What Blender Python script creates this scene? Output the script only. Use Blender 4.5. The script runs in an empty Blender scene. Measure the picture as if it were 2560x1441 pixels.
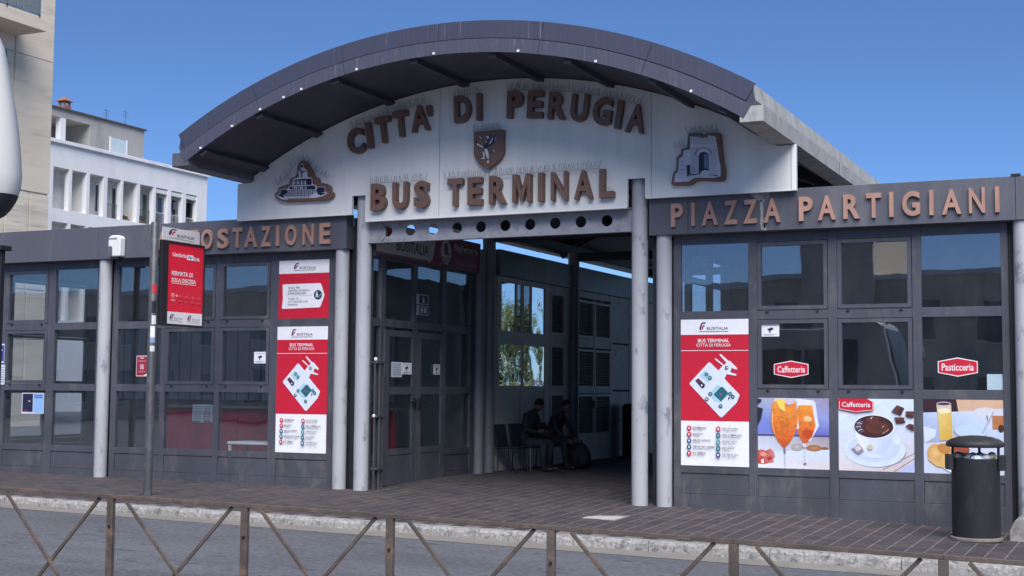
import bpy, bmesh, math, random
from math import radians, sin, cos, pi, sqrt, atan2
from mathutils import Vector, Matrix

random.seed(7)
S = bpy.context.scene
COL = S.collection

# ------------------------------------------------------------------ camera
CAM = Vector((8.674, -18.060, 1.600))
W_ = Vector((-0.42253, 0.90330, 0.07422)); R_ = Vector((0.90602, 0.42317, 0.00774)); U_ = Vector((0.02441, -0.07051, 0.99721))
FPX = 3391.7                                     # focal length in pixels of the 2560 px wide photograph
cd = bpy.data.cameras.new('camera'); cam = bpy.data.objects.new('camera', cd); COL.objects.link(cam)
cd.sensor_fit = 'HORIZONTAL'; cd.sensor_width = 36; cd.lens = 36 * FPX / 2560
cd.clip_start = 0.1; cd.clip_end = 3000
cam.matrix_world = Matrix(((R_.x, U_.x, -W_.x, CAM.x), (R_.y, U_.y, -W_.y, CAM.y), (R_.z, U_.z, -W_.z, CAM.z), (0, 0, 0, 1)))
S.camera = cam

# ------------------------------------------------------------------ light
SUN_EL, SUN_AZ = 48, 150                         # soft daylight from over the street; azimuth clockwise from +y
wd = bpy.data.worlds.new('World'); S.world = wd; wd.use_nodes = True
nt = wd.node_tree; nt.nodes.clear()
sky = nt.nodes.new('ShaderNodeTexSky'); sky.sky_type = 'NISHITA'; sky.sun_disc = False
sky.sun_elevation = radians(SUN_EL); sky.sun_rotation = radians(SUN_AZ)
sky.altitude = 1000; sky.air_density = 0.7; sky.dust_density = 0.7; sky.ozone_density = 10.0
bg = nt.nodes.new('ShaderNodeBackground'); bg.inputs[1].default_value = 0.074
wo = nt.nodes.new('ShaderNodeOutputWorld')
nt.links.new(sky.outputs[0], bg.inputs[0]); nt.links.new(bg.outputs[0], wo.inputs[0])
sd = bpy.data.lights.new('sun', 'SUN'); sd.energy = 3.0; sd.angle = radians(50); sd.color = (1.0, 0.975, 0.95)
sun = bpy.data.objects.new('sun', sd); COL.objects.link(sun)
az, el = radians(SUN_AZ), radians(SUN_EL)
sdir = Vector((sin(az) * cos(el), cos(az) * cos(el), sin(el)))
sun.rotation_euler = sdir.to_track_quat('Z', 'Y').to_euler(); sun.location = (0, -20, 30)
S.view_settings.view_transform = 'Standard'; S.view_settings.look = 'None'
S.view_settings.exposure = 0.9; S.view_settings.gamma = 1.0; S.view_settings.use_curve_mapping = False
S.render.engine = 'CYCLES'
S.cycles.max_bounces = 6; S.cycles.transparent_max_bounces = 12; S.cycles.use_denoising = True

# ------------------------------------------------------------------ helpers
def ray(px, py): return W_ + R_ * ((px - 1280) / FPX) - U_ * ((py - 720.5) / FPX)
def atY(px, py, Y):
    d = ray(px, py); return CAM + d * ((Y - CAM.y) / d.y)
def atX(px, py, X):
    d = ray(px, py); return CAM + d * ((X - CAM.x) / d.x)
def atZ(px, py, Z):
    d = ray(px, py); return CAM + d * ((Z - CAM.z) / d.z)
def lin(c):
    c = c / 255.0
    return c / 12.92 if c <= 0.04045 else ((c + 0.055) / 1.055) ** 2.4
def rgb(r, g, b): return (lin(r), lin(g), lin(b), 1.0)

class MB:
    def __init__(s): s.v = []; s.f = []; s.m = []; s.c = None
    def add(s, vs, fs, mi=0, T=None):
        o = len(s.v)
        s.v += [tuple(T(Vector(p))) if T else tuple(p) for p in vs]
        s.f += [tuple(i + o for i in f) for f in fs]; s.m += [mi] * len(fs); return s
    def box(s, x0, x1, y0, y1, z0, z1, mi=0, T=None):
        vs = [(x0, y0, z0), (x1, y0, z0), (x1, y1, z0), (x0, y1, z0), (x0, y0, z1), (x1, y0, z1), (x1, y1, z1), (x0, y1, z1)]
        return s.add(vs, [(0, 3, 2, 1), (4, 5, 6, 7), (0, 1, 5, 4), (1, 2, 6, 5), (2, 3, 7, 6), (3, 0, 4, 7)], mi, T)
    def prism(s, pts, a, b, P, mi=0):
        """closed polygon pts (u,v) swept from depth a to depth b, P(u,v,d) -> point"""
        n = len(pts); vs = [P(u, v, a) for u, v in pts] + [P(u, v, b) for u, v in pts]
        fs = [tuple(range(n)), tuple(range(2 * n - 1, n - 1, -1))] + [(i, i + n, (i + 1) % n + n, (i + 1) % n) for i in range(n)]
        return s.add(vs, fs, mi)
    def tube(s, path, r, n=10, mi=0, cap=True):
        path = [Vector(p) for p in path]; rs = r if isinstance(r, (list, tuple)) else [r] * len(path)
        vs, fs = [], []; ref = None
        for i, p in enumerate(path):
            d = (path[min(i + 1, len(path) - 1)] - path[max(i - 1, 0)]).normalized()
            if ref is None: ref = d.orthogonal().normalized()
            ref = (ref - d * ref.dot(d)).normalized(); b = d.cross(ref)
            vs += [p + (ref * cos(2 * pi * k / n) + b * sin(2 * pi * k / n)) * rs[i] for k in range(n)]
        for i in range(len(path) - 1):
            fs += [(i * n + k, i * n + (k + 1) % n, (i + 1) * n + (k + 1) % n, (i + 1) * n + k) for k in range(n)]
        if cap: fs += [tuple(range(n - 1, -1, -1)), tuple(range((len(path) - 1) * n, len(path) * n))]
        return s.add(vs, fs, mi)
    def lathe(s, prof, cx, cy, n=32, mi=0, cap=True, sx=1.0, sy=1.0):
        vs, fs = [], []
        for r, z in prof: vs += [(cx + sx * r * cos(2 * pi * k / n), cy + sy * r * sin(2 * pi * k / n), z) for k in range(n)]
        for i in range(len(prof) - 1):
            fs += [(i * n + k, i * n + (k + 1) % n, (i + 1) * n + (k + 1) % n, (i + 1) * n + k) for k in range(n)]
        if cap: fs += [tuple(range(n - 1, -1, -1)), tuple(range((len(prof) - 1) * n, len(prof) * n))]
        return s.add(vs, fs, mi)
    def ball(s, c, rx, ry, rz, n=14, k=9, mi=0):
        prof = [(sin(pi * i / k), -cos(pi * i / k)) for i in range(k + 1)]
        vs = [(c[0] + rx * max(r, .02) * cos(2 * pi * j / n), c[1] + ry * max(r, .02) * sin(2 * pi * j / n), c[2] + rz * z) for r, z in prof for j in range(n)]
        fs = [(i * n + j, i * n + (j + 1) % n, (i + 1) * n + (j + 1) % n, (i + 1) * n + j) for i in range(k) for j in range(n)]
        fs += [tuple(range(n - 1, -1, -1)), tuple(range(k * n, (k + 1) * n))]
        return s.add(vs, fs, mi)
    def mesh(s, name, mats, smooth=False, fix=True):
        me = bpy.data.meshes.new(name); me.from_pydata(s.v, [], s.f)
        for m in (mats if isinstance(mats, (list, tuple)) else [mats]): me.materials.append(m)
        me.polygons.foreach_set('material_index', s.m)
        if s.c is not None:
            at = me.attributes.new('Col', 'FLOAT_COLOR', 'POINT')
            for i, c in enumerate(s.c): at.data[i].color = c
        if fix:
            bm = bmesh.new(); bm.from_mesh(me); bmesh.ops.recalc_face_normals(bm, faces=bm.faces); bm.to_mesh(me); bm.free()
        if smooth: me.polygons.foreach_set('use_smooth', [True] * len(me.polygons))
        me.update(); return me
    def build(s, name, mats, parent=None, smooth=False, bevel=0, fix=True, auto=None):
        return link(name, s.mesh(name, mats, smooth, fix), parent, bevel, auto)

def link(name, me, parent=None, bevel=0, auto=None):
    o = bpy.data.objects.new(name, me); COL.objects.link(o)
    if parent is not None: o.parent = parent
    if bevel:
        b = o.modifiers.new('bevel', 'BEVEL'); b.width = bevel; b.segments = 2; b.limit_method = 'ANGLE'
    if auto is not None:
        me.polygons.foreach_set('use_smooth', [True] * len(me.polygons))
        bm = bmesh.new(); bm.from_mesh(me)
        for e in bm.edges:
            if len(e.link_faces) == 2 and e.calc_face_angle(0) > radians(auto): e.smooth = False
        bm.to_mesh(me); bm.free()
    return o
def thing(name, label, cat, group=None):
    o = bpy.data.objects.new(name, None); COL.objects.link(o); o.empty_display_size = 0.2
    return tag(o, label, cat, group)
def tag(o, label, cat, group=None):
    o['label'] = label; o['category'] = cat
    if group: o['group'] = group
    return o
def struct(o): o['kind'] = 'structure'; return o
def bx(name, m, parent, *a, bevel=0, T=None): return MB().box(*a, T=T).build(name, m, parent, bevel=bevel)

# ------------------------------------------------------------------ materials
MATS = {}
def mat(name, col, rough=0.6, metal=0.0, var=0.12, scale=3.0, bump=0.0, bscale=40.0, spec=0.5, dirt=None, dirtamt=0.0, dscale=2.0, stretch=(1, 1, 1), fine=0.0, thr=(.52, .68), fscale=90):
    """painted or mineral surface: base colour broken up by two noises, optional dirt colour, optional fine relief"""
    if name in MATS: return MATS[name]
    m = bpy.data.materials.new(name); m.use_nodes = True; t = m.node_tree; N = t.nodes; L = t.links
    p = N['Principled BSDF']; p.inputs['Roughness'].default_value = rough; p.inputs['Metallic'].default_value = metal
    p.inputs['Specular IOR Level'].default_value = spec
    tc = N.new('ShaderNodeTexCoord'); mp = N.new('ShaderNodeMapping'); mp.inputs['Scale'].default_value = stretch
    geo = N.new('ShaderNodeNewGeometry'); L.new(geo.outputs['Position'], mp.inputs[0])
    n1 = N.new('ShaderNodeTexNoise'); n1.inputs['Scale'].default_value = scale; n1.inputs['Detail'].default_value = 6; n1.inputs['Roughness'].default_value = 0.65
    L.new(mp.outputs[0], n1.inputs['Vector'])
    r1 = N.new('ShaderNodeMapRange'); r1.inputs[1].default_value = 0.3; r1.inputs[2].default_value = 0.7
    r1.inputs[3].default_value = 1 - var; r1.inputs[4].default_value = 1 + var; L.new(n1.outputs['Fac'], r1.inputs[0])
    mul = N.new('ShaderNodeMix'); mul.data_type = 'RGBA'; mul.blend_type = 'MULTIPLY'; mul.inputs[0].default_value = 1
    mul.inputs[6].default_value = col; L.new(r1.outputs[0], mul.inputs[7]); out = mul.outputs[2]
    if fine:
        n3 = N.new('ShaderNodeTexNoise'); n3.inputs['Scale'].default_value = fscale; n3.inputs['Detail'].default_value = 3; L.new(mp.outputs[0], n3.inputs['Vector'])
        r3 = N.new('ShaderNodeMapRange'); r3.inputs[1].default_value = .3; r3.inputs[2].default_value = .7; r3.inputs[3].default_value = 1 - fine; r3.inputs[4].default_value = 1 + fine
        L.new(n3.outputs['Fac'], r3.inputs[0]); k = N.new('ShaderNodeMix'); k.data_type = 'RGBA'; k.blend_type = 'MULTIPLY'; k.inputs[0].default_value = 1
        L.new(out, k.inputs[6]); L.new(r3.outputs[0], k.inputs[7]); out = k.outputs[2]
    if dirt:
        n2 = N.new('ShaderNodeTexNoise'); n2.inputs['Scale'].default_value = dscale; n2.inputs['Detail'].default_value = 9; n2.inputs['Roughness'].default_value = 0.7
        L.new(mp.outputs[0], n2.inputs['Vector'])
        r2 = N.new('ShaderNodeMapRange'); r2.inputs[1].default_value = thr[0]; r2.inputs[2].default_value = thr[1]; r2.inputs[3].default_value = 0; r2.inputs[4].default_value = dirtamt
        L.new(n2.outputs['Fac'], r2.inputs[0]); k = N.new('ShaderNodeMix'); k.data_type = 'RGBA'; L.new(r2.outputs[0], k.inputs[0])
        L.new(out, k.inputs[6]); k.inputs[7].default_value = dirt; out = k.outputs[2]
    L.new(out, p.inputs['Base Color'])
    if bump:
        nb = N.new('ShaderNodeTexNoise'); nb.inputs['Scale'].default_value = bscale; nb.inputs['Detail'].default_value = 4; L.new(mp.outputs[0], nb.inputs['Vector'])
        b = N.new('ShaderNodeBump'); b.inputs['Strength'].default_value = bump; b.inputs['Distance'].default_value = 0.01
        L.new(nb.outputs['Fac'], b.inputs['Height']); L.new(b.outputs[0], p.inputs['Normal'])
    MATS[name] = m; return m
def glass(name, tint, refl, rough=0.01, wob=0.0, smear=0.0):
    m = bpy.data.materials.new(name); m.use_nodes = True; t = m.node_tree; N = t.nodes; L = t.links; N.remove(N['Principled BSDF'])
    tr = N.new('ShaderNodeBsdfTransparent'); tr.inputs[0].default_value = tint
    gl = N.new('ShaderNodeBsdfGlossy'); gl.inputs['Roughness'].default_value = rough; gl.inputs[0].default_value = (0.92, 0.96, 1, 1)
    lw = N.new('ShaderNodeLayerWeight'); lw.inputs[0].default_value = .5
    pw = N.new('ShaderNodeMath'); pw.operation = 'POWER'; pw.inputs[1].default_value = 5.0; L.new(lw.outputs['Facing'], pw.inputs[0])
    fr = N.new('ShaderNodeMapRange'); fr.inputs[3].default_value = refl; fr.inputs[4].default_value = 1.0; L.new(pw.outputs[0], fr.inputs[0])
    if wob:
        geo = N.new('ShaderNodeNewGeometry'); n = N.new('ShaderNodeTexNoise'); n.inputs['Scale'].default_value = 1.7; n.inputs['Detail'].default_value = 1; L.new(geo.outputs['Position'], n.inputs['Vector'])
        b = N.new('ShaderNodeBump'); b.inputs['Strength'].default_value = wob; b.inputs['Distance'].default_value = 0.02
        L.new(n.outputs['Fac'], b.inputs['Height']); L.new(b.outputs[0], gl.inputs['Normal'])
    mx = N.new('ShaderNodeMixShader'); L.new(fr.outputs[0], mx.inputs[0]); L.new(tr.outputs[0], mx.inputs[1]); L.new(gl.outputs[0], mx.inputs[2])
    out = mx.outputs[0]
    if smear:
        g2 = N.new('ShaderNodeNewGeometry'); mp = N.new('ShaderNodeMapping'); mp.inputs['Scale'].default_value = (1.0, 1.0, .5); L.new(g2.outputs['Position'], mp.inputs[0])
        ns = N.new('ShaderNodeTexNoise'); ns.inputs['Scale'].default_value = 2.3; ns.inputs['Detail'].default_value = 7; ns.inputs['Roughness'].default_value = .7; L.new(mp.outputs[0], ns.inputs['Vector'])
        rs_ = N.new('ShaderNodeMapRange'); rs_.inputs[1].default_value = .42; rs_.inputs[2].default_value = .72; rs_.inputs[3].default_value = smear * .25; rs_.inputs[4].default_value = smear; L.new(ns.outputs['Fac'], rs_.inputs[0])
        df = N.new('ShaderNodeBsdfDiffuse'); df.inputs[0].default_value = (.42, .43, .43, 1); m2 = N.new('ShaderNodeMixShader'); L.new(rs_.outputs[0], m2.inputs[0]); L.new(out, m2.inputs[1]); L.new(df.outputs[0], m2.inputs[2]); out = m2.outputs[0]
    L.new(out, N['Material Output'].inputs[0]); MATS[name] = m; return m
def printmat(name='print', rough=0.45):
    m = bpy.data.materials.new(name); m.use_nodes = True; t = m.node_tree; N = t.nodes; L = t.links
    a = N.new('ShaderNodeAttribute'); a.attribute_name = 'Col'; p = N['Principled BSDF']; p.inputs['Roughness'].default_value = rough
    geo = N.new('ShaderNodeNewGeometry'); n = N.new('ShaderNodeTexNoise'); n.inputs['Scale'].default_value = 14; n.inputs['Detail'].default_value = 5; L.new(geo.outputs['Position'], n.inputs['Vector'])
    r = N.new('ShaderNodeMapRange'); r.inputs[3].default_value = .86; r.inputs[4].default_value = 1.12; L.new(n.outputs['Fac'], r.inputs[0])
    k = N.new('ShaderNodeMix'); k.data_type = 'RGBA'; k.blend_type = 'MULTIPLY'; k.inputs[0].default_value = 1
    L.new(a.outputs['Color'], k.inputs[6]); L.new(r.outputs[0], k.inputs[7]); L.new(k.outputs[2], p.inputs['Base Color']); return m

M_PRINT = printmat()
M_FRAME = mat('painted_frame', (0.068, 0.070, 0.088, 1), 0.42, var=.18, scale=2.2, dirt=(0.16, 0.15, 0.14, 1), dirtamt=.7, dscale=3.0, stretch=(1, 1, .45), bump=.06, fine=.08, thr=(.53, .72))
M_FRAME2 = mat('painted_frame_light', (0.36, 0.36, 0.36, 1), 0.5, var=.15, dirt=(0.18, 0.17, 0.16, 1), dirtamt=.5, dscale=2.5)
M_FASC = mat('fascia_paint', (0.088, 0.089, 0.110, 1), 0.45, var=.13, scale=1.2, dirt=(0.17, 0.165, 0.17, 1), dirtamt=.5, dscale=1.6, stretch=(1, 1, .22), bump=.03, fine=.04)
M_COLUMN = mat('column_paint', (0.40, 0.405, 0.43, 1), 0.5, var=.06, scale=3, dirt=(0.16, 0.17, 0.20, 1), dirtamt=.8, dscale=5, bump=.08, thr=(.565, .65), stretch=(1, 1, .5))
M_BOARD = mat('white_panel', (0.70, 0.70, 0.69, 1), 0.5, var=.08, scale=1.0, dirt=(0.40, 0.38, 0.36, 1), dirtamt=.25, dscale=2.6, stretch=(2.2, 1, .22), thr=(.55, .75), fine=.02)
M_TRIM = mat('white_trim', (0.78, 0.78, 0.77, 1), 0.4, var=.05)
M_LET1 = mat('brown_letter', (0.155, 0.083, 0.062, 1), 0.5, var=.15, dirt=(0.12, 0.09, 0.08, 1), dirtamt=.4, dscale=3)
M_LET2 = mat('copper_letter', (0.38, 0.215, 0.165, 1), 0.42, var=.16, dirt=(0.28, 0.17, 0.14, 1), dirtamt=.4, dscale=4)
M_ROOF = mat('roof_dark', (0.046, 0.050, 0.088, 1), 0.55, var=.18, scale=2.2, bump=.15, bscale=18)
M_SOFFIT = mat('soffit_dark', (0.044, 0.043, 0.062, 1), 0.6, var=.25, scale=3, bump=.1)
M_ROOFB = mat('roof_band', (0.046, 0.049, 0.082, 1), 0.5, var=.12, scale=2, dirt=(0.30, 0.30, 0.34, 1), dirtamt=.6, dscale=2.2, stretch=(12, 1, .25), thr=(.62, .72), bump=.06)
M_ROOFB2 = mat('roof_band_lower', (0.062, 0.064, 0.096, 1), 0.5, var=.16, scale=8, dirt=(0.30, 0.30, 0.34, 1), dirtamt=.5, dscale=3.0, stretch=(12, 1, .4), thr=(.58, .72), bump=.15)
M_CONC = mat('weathered_sheet', (0.36, 0.36, 0.345, 1), 0.8, var=.2, scale=3, dirt=(0.16, 0.155, 0.15, 1), dirtamt=.6, dscale=4, stretch=(1, 1, .5), bump=.2)
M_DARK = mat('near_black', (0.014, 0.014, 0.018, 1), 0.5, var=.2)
M_IRON = mat('rail_iron', (0.088, 0.072, 0.062, 1), 0.55, metal=.0, var=.3, dirt=(0.19, 0.115, 0.075, 1), dirtamt=.8, dscale=6, bump=.25, fine=.15)
M_BIN = mat('bin_enamel', (0.018, 0.019, 0.023, 1), 0.6, var=.3, scale=4, bump=.08, dirt=(.06, .058, .055, 1), dirtamt=.5, dscale=3.5, stretch=(1, 1, .4))
M_STEEL = mat('steel', (0.45, 0.45, 0.47, 1), 0.3, metal=.9, var=.1)
M_GLASS = glass('window_glass', (0.91, 0.93, 0.95, 1), .14, wob=.05, smear=.03)
M_GLASSD = glass('door_glass', (0.93, 0.95, 0.96, 1), .09, wob=.12, smear=.03)
M_WHITE = mat('white_plastic', (0.70, 0.70, 0.69, 1), 0.35, var=.06)
M_PINT = mat('interior_plaster', (0.16, 0.16, 0.165, 1), .8)
M_RED = mat('red_laminate', (0.34, 0.016, 0.03, 1), .4)

# ------------------------------------------------------------------ text and print
TCACHE = {}
def glyph(txt, bold=0.0, ext=0.0):
    k = (txt, bold, ext)
    if k not in TCACHE:
        c = bpy.data.curves.new('txt', 'FONT'); c.body = txt; c.offset = bold; c.extrude = ext; c.resolution_u = 4 if ext else 2
        o = bpy.data.objects.new('txt', c); COL.objects.link(o); bpy.context.view_layer.update()
        dg = bpy.context.evaluated_depsgraph_get(); me = bpy.data.meshes.new_from_object(o.evaluated_get(dg))
        TCACHE[k] = ([v.co.copy() for v in me.vertices], [tuple(p.vertices) for p in me.polygons])
        bpy.data.meshes.remove(me); bpy.data.objects.remove(o); bpy.data.curves.remove(c)
    return TCACHE[k]
def letter3d(ch, x0, x1, z0, z1, yf, depth, m, parent, rot=0.0, bold=0.035, X=None):
    bold = min(bold, {'M': .004, 'N': .02, 'A': .024}.get(ch, 1))
    """one raised letter, fitted to its own box, front at y=yf"""
    if ch == 'M':
        q = [(0, 0), (0, 1), (.27, 1), (.5, .40), (.73, 1), (1, 1), (1, 0), (.8, 0), (.8, .66), (.58, .08), (.42, .08), (.2, .66), (.2, 0)]
        return MB().prism([(x0 + u * (x1 - x0), z0 + v * (z1 - z0)) for u, v in q], yf, yf + depth, lambda u, v, d: Vector((u, d, v))).build('letter', m, parent)
    vs, fs = glyph(ch, bold, 0.5); ax = [v.x for v in vs]; ay = [v.y for v in vs]
    a0, a1, b0, b1 = min(ax), max(ax), min(ay), max(ay); cx, cz = (x0 + x1) / 2, (z0 + z1) / 2; out = []
    for v in vs:
        u = (v.x - a0) / (a1 - a0) * (x1 - x0) + x0 - cx; w = (v.y - b0) / (b1 - b0) * (z1 - z0) + z0 - cz
        out.append((cx + u * cos(rot) - w * sin(rot), yf + (0.5 - v.z) * depth, cz + u * sin(rot) + w * cos(rot)))
    mb = MB().add(out, fs); o = mb.build('letter', m, parent, fix=False)
    return o

class Print:
    """a printed sheet built of thin flat layers; coordinates run in a box (x0,y0)-(x1,y1) with y down, like the artwork"""
    def __init__(s, box, w, h, step=0.0005): s.b = box; s.w = w; s.h = h; s.L = []; s.step = step; s.n = 0
    def uv(s, x, y): return ((x - s.b[0]) / (s.b[2] - s.b[0]) * s.w, (s.b[3] - y) / (s.b[3] - s.b[1]) * s.h)
    def poly(s, pts, c, cs=None):
        s.n += 1; s.L.append(([s.uv(*p) for p in pts], [tuple(range(len(pts)))], cs or [c] * len(pts), s.n)); return s
    def rect(s, x0, y0, x1, y1, c, cs=None): return s.poly([(x0, y0), (x1, y0), (x1, y1), (x0, y1)], c, cs)
    def ell(s, x, y, rx, ry, c, n=20, a0=0, a1=2 * pi, rot=0, c2=None):
        P = [(x + rx * cos(a0 + (a1 - a0) * i / n) * cos(rot) - ry * sin(a0 + (a1 - a0) * i / n) * sin(rot), y + rx * cos(a0 + (a1 - a0) * i / n) * sin(rot) + ry * sin(a0 + (a1 - a0) * i / n) * cos(rot)) for i in range(n)]
        if c2:
            s.n += 1; s.L.append(([s.uv(x, y)] + [s.uv(*p) for p in P], [(0, i + 1, (i + 1) % n + 1) for i in range(n)], [c2] + [c] * n, s.n)); return s
        return s.poly(P, c)
    def line(s, pts, wd, c):
        for (x0, y0), (x1, y1) in zip(pts[:-1], pts[1:]):
            d = math.hypot(x1 - x0, y1 - y0) or 1; nx, ny = -(y1 - y0) / d * wd / 2, (x1 - x0) / d * wd / 2
            s.poly([(x0 + nx, y0 + ny), (x1 + nx, y1 + ny), (x1 - nx, y1 - ny), (x0 - nx, y0 - ny)], c)
        return s
    def text(s, t, x0, y0, x1, y1, c, bold=0.0):
        """text fitted into the box x0..x1, cap height y0..y1"""
        vs, fs = glyph(t, bold); ax = [v.x for v in vs]; a0, a1 = min(ax), max(ax); s.n += 1
        s.L.append(([s.uv(x0 + (v.x - a0) / (a1 - a0) * (x1 - x0), y1 - v.y / 0.69 * (y1 - y0)) for v in vs], fs, [c] * len(vs), s.n)); return s
    def build(s, name, F, parent=None, back=0.003, m=None):
        """F(u, v, d): u right, v up, d out of the sheet"""
        mb = MB(); mb.c = []; base = s.L[0][2][0]
        mb.box(0, s.w, 0, s.h, 0, back, T=lambda p: F(p.x, p.y, p.z)); mb.c += [base] * 8
        for pts, fs, cs, n in s.L:
            mb.add([F(u, v, back + s.step * n) for u, v in pts], fs); mb.c += cs
        return mb.build(name, m or M_PRINT, parent, fix=False)
def front(x0, z0, y):  return lambda u, v, d: Vector((x0 + u, y - d, z0 + v))
def facing_px(y0, z0, x): return lambda u, v, d: Vector((x + d, y0 + u, z0 + v))   # sheet that faces +x, u runs with +y
WHT, NAVY, REDP, TEAL, INK = rgb(232, 232, 236), rgb(30, 38, 74), rgb(196, 26, 52), rgb(34, 98, 116), rgb(40, 42, 60)

def fs_logo(P, x, y, w, h, word=True, c=NAVY):
    """slanted two-stroke mark with the operator's name beside it"""
    q = lambda a, b: (x + (a + .28 * (1 - b)) * h * .62, y + b * h)
    P.poly([q(.0, 1), q(.0, .62), q(.1, .22), q(.38, 0), q(1.15, 0), q(1.05, .2), q(.55, .2), q(.42, .34), q(.42, .8), q(.2, 1)], c)
    P.poly([q(.5, .38), q(1.05, .38), q(.98, .56), q(.8, .6), q(.78, .84), q(.62, 1), q(.22, 1), q(.42, .82), q(.46, .6)], rgb(190, 40, 60))
    P.line([q(.46, .99), q(.46, .22)], h * .05, WHT)
    if word:
        P.text('BUSITALIA', x + h * 1.0, y + h * .62, x + w, y + h * .98, INK, .01)
        P.line([(x, y + h * 1.2), (x + w, y + h * 1.2)], h * .09, rgb(120, 120, 140))

# ================================================================== SETTING
def cl(x, a, b): return max(a, min(b, x))
def zb(x): x = cl(x, -13, 9); return 0.035 - 0.004 * x - 0.0028 * max(0, x) ** 2
def zk(x): x = cl(x, -14, 10); return -0.055 - 0.0105 * x
def zr(x): x = cl(x, -16, 12); return -0.171 - 0.0131 * x
def pav(x, y):
    if y >= 0: return zb(x) + .05 * min(1, y / 2)
    t = min(1, -y / 3.3); return zb(x) * (1 - t) + zk(x) * t
M_ASPH = mat('asphalt', (0.104, 0.109, 0.126, 1), 0.8, var=.22, scale=.55, dirt=(0.036, 0.037, 0.042, 1), dirtamt=.7, dscale=2.6, stretch=(.6, 1.7, 1), thr=(.585, .66), bump=.6, bscale=60, fine=.45, fscale=26)
M_GUT = mat('gutter_concrete', (0.21, 0.195, 0.175, 1), 0.85, var=.15, scale=2, dirt=(0.15, 0.145, 0.14, 1), dirtamt=.5, dscale=3, bump=.2, fine=.12)
M_BED = mat('joint_sand', (0.14, 0.13, 0.135, 1), 0.9, var=.3, scale=6, bump=.2)
M_PAV = [mat('paver_%d' % i, c, 0.75, var=.22, scale=9, dirt=(0.11, 0.103, 0.112, 1), dirtamt=.4, dscale=3, bump=.3, bscale=70, fine=.15) for i, c in enumerate([(0.052, 0.043, 0.046, 1), (0.066, 0.053, 0.054, 1), (0.042, 0.037, 0.042, 1)])]
M_KERB = mat('kerb_stone', (0.29, 0.28, 0.27, 1), 0.85, var=.22, scale=5, dirt=(0.05, 0.05, 0.055, 1), dirtamt=.55, dscale=9, bump=.9, bscale=25, fine=.3, fscale=30, thr=(.545, .60))

mb = MB(); xs = [-900, -60, -16] + list(range(-12, 13, 4)) + [60, 900]; ys = [-900, -60, -25, -14, -8, -3.2, 0, 4, 20, 70, 900]
vs = [(x, y, zr(x) if -25 < y else zr(0)) for y in ys for x in xs]; n = len(xs)
mb.add(vs, [(j * n + i, j * n + i + 1, (j + 1) * n + i + 1, (j + 1) * n + i) for j in range(len(ys) - 1) for i in range(n - 1)])
struct(mb.build('road', M_ASPH))
mb = MB(); xs = [-16 + 2 * i for i in range(15)]
mb.add([(x, y, zr(x) + .004 + (.01 if y > -3.6 else 0)) for x in xs for y in (-3.86, -3.47)], [(2 * i, 2 * i + 2, 2 * i + 3, 2 * i + 1) for i in range(len(xs) - 1)])
struct(mb.build('gutter_strip', M_GUT))

# pavement bed (the joints show it) + pavers
JD = .0017
mb = MB(); xs = [-14 + i * .25 for i in range(97)]; ys = [-3.29, -2, -1, 0]
def grid(mb, xs, ys, dz, bot):
    n = len(xs); vs = [(x, y, pav(x, y) - dz) for y in ys for x in xs]
    mb.add(vs, [(j * n + i, j * n + i + 1, (j + 1) * n + i + 1, (j + 1) * n + i) for j in range(len(ys) - 1) for i in range(n - 1)])
grid(mb, xs, ys, JD, -.3); grid(mb, [-2.5 + .25 * i for i in range(21)], [0.0, 1, 2, 6, 12, 22], JD, -.3)
pavement = struct(mb.build('pavement', M_BED, fix=False))
PW, PL = .205, .31
def paver_mesh(mb, mi=0, c=(0, 0, 0), sx=0, sy=0, dz=0):
    a, b, e = PW / 2 - .009, PL / 2 - .009, .002; vs = []
    for (q, z) in ((0, -.03), (0, -.0015), (e, 0)):
        for u, v in ((-1, -1), (1, -1), (1, 1), (-1, 1)):
            x, y = u * (a - q), v * (b - q); vs.append((c[0] + x, c[1] + y, c[2] + z + dz + sx * x + sy * y))
    fs = [(8, 9, 10, 11)] + [(4 * k + i, 4 * k + (i + 1) % 4, 4 * k + 4 + (i + 1) % 4, 4 * k + 4 + i) for k in (0, 1) for i in range(4)]
    mb.add(vs, fs, mi)
spots = []
def lay(x0, x1, y0, y1):
    i = 0; x = x0 + PW / 2
    while x < x1 - PW / 2 + .01:
        y = y0 + (PL / 2 if i % 2 else 0)
        while y < (12 if abs(x) < 2.1 else y1) - .02:
            spots.append((x, y + PL / 2)); y += PL
        x += PW; i += 1
lay(-12.2, 9.0, -3.28, -.02)
cover = atZ(1510, 1293, -.03)
spots = [p for p in spots if not (abs(p[0] - cover.x) < .24 and abs(p[1] - cover.y) < .24)]
def infr(p):
    v = Vector((p[0], p[1], pav(*p))) - CAM; c = v.dot(W_); x = 1280 + FPX * v.dot(R_) / c; y = 720 - FPX * v.dot(U_) / c
    return -20 < x < 2580 and y < 1450
spots.sort(key=lambda p: (0 if infr(p) else 1, (p[0] - CAM.x) ** 2 + (p[1] - CAM.y) ** 2))
protos = []
for i in range(3):
    q = MB(); paver_mesh(q); protos.append(q.mesh('paver', M_PAV[i], fix=False))
rest = MB()
for k, (x, y) in enumerate(spots):
    h = .02; sx = (pav(x + h, y) - pav(x - h, y)) / (2 * h); sy = (pav(x, y + h) - pav(x, y - h)) / (2 * h)
    sx += random.uniform(-.002, .002); sy += random.uniform(-.002, .002); dz = random.uniform(-.0004, .0004); mi = random.choice((0, 0, 1, 2))
    if k < 300:
        o = bpy.data.objects.new('paver', protos[mi]); COL.objects.link(o); o.parent = pavement
        o.location = (x, y, pav(x, y) + dz); o.rotation_euler = (math.atan(sy), -math.atan(sx), 0)
    else: paver_mesh(rest, mi, (x, y, pav(x, y)), sx, sy, dz)
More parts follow.
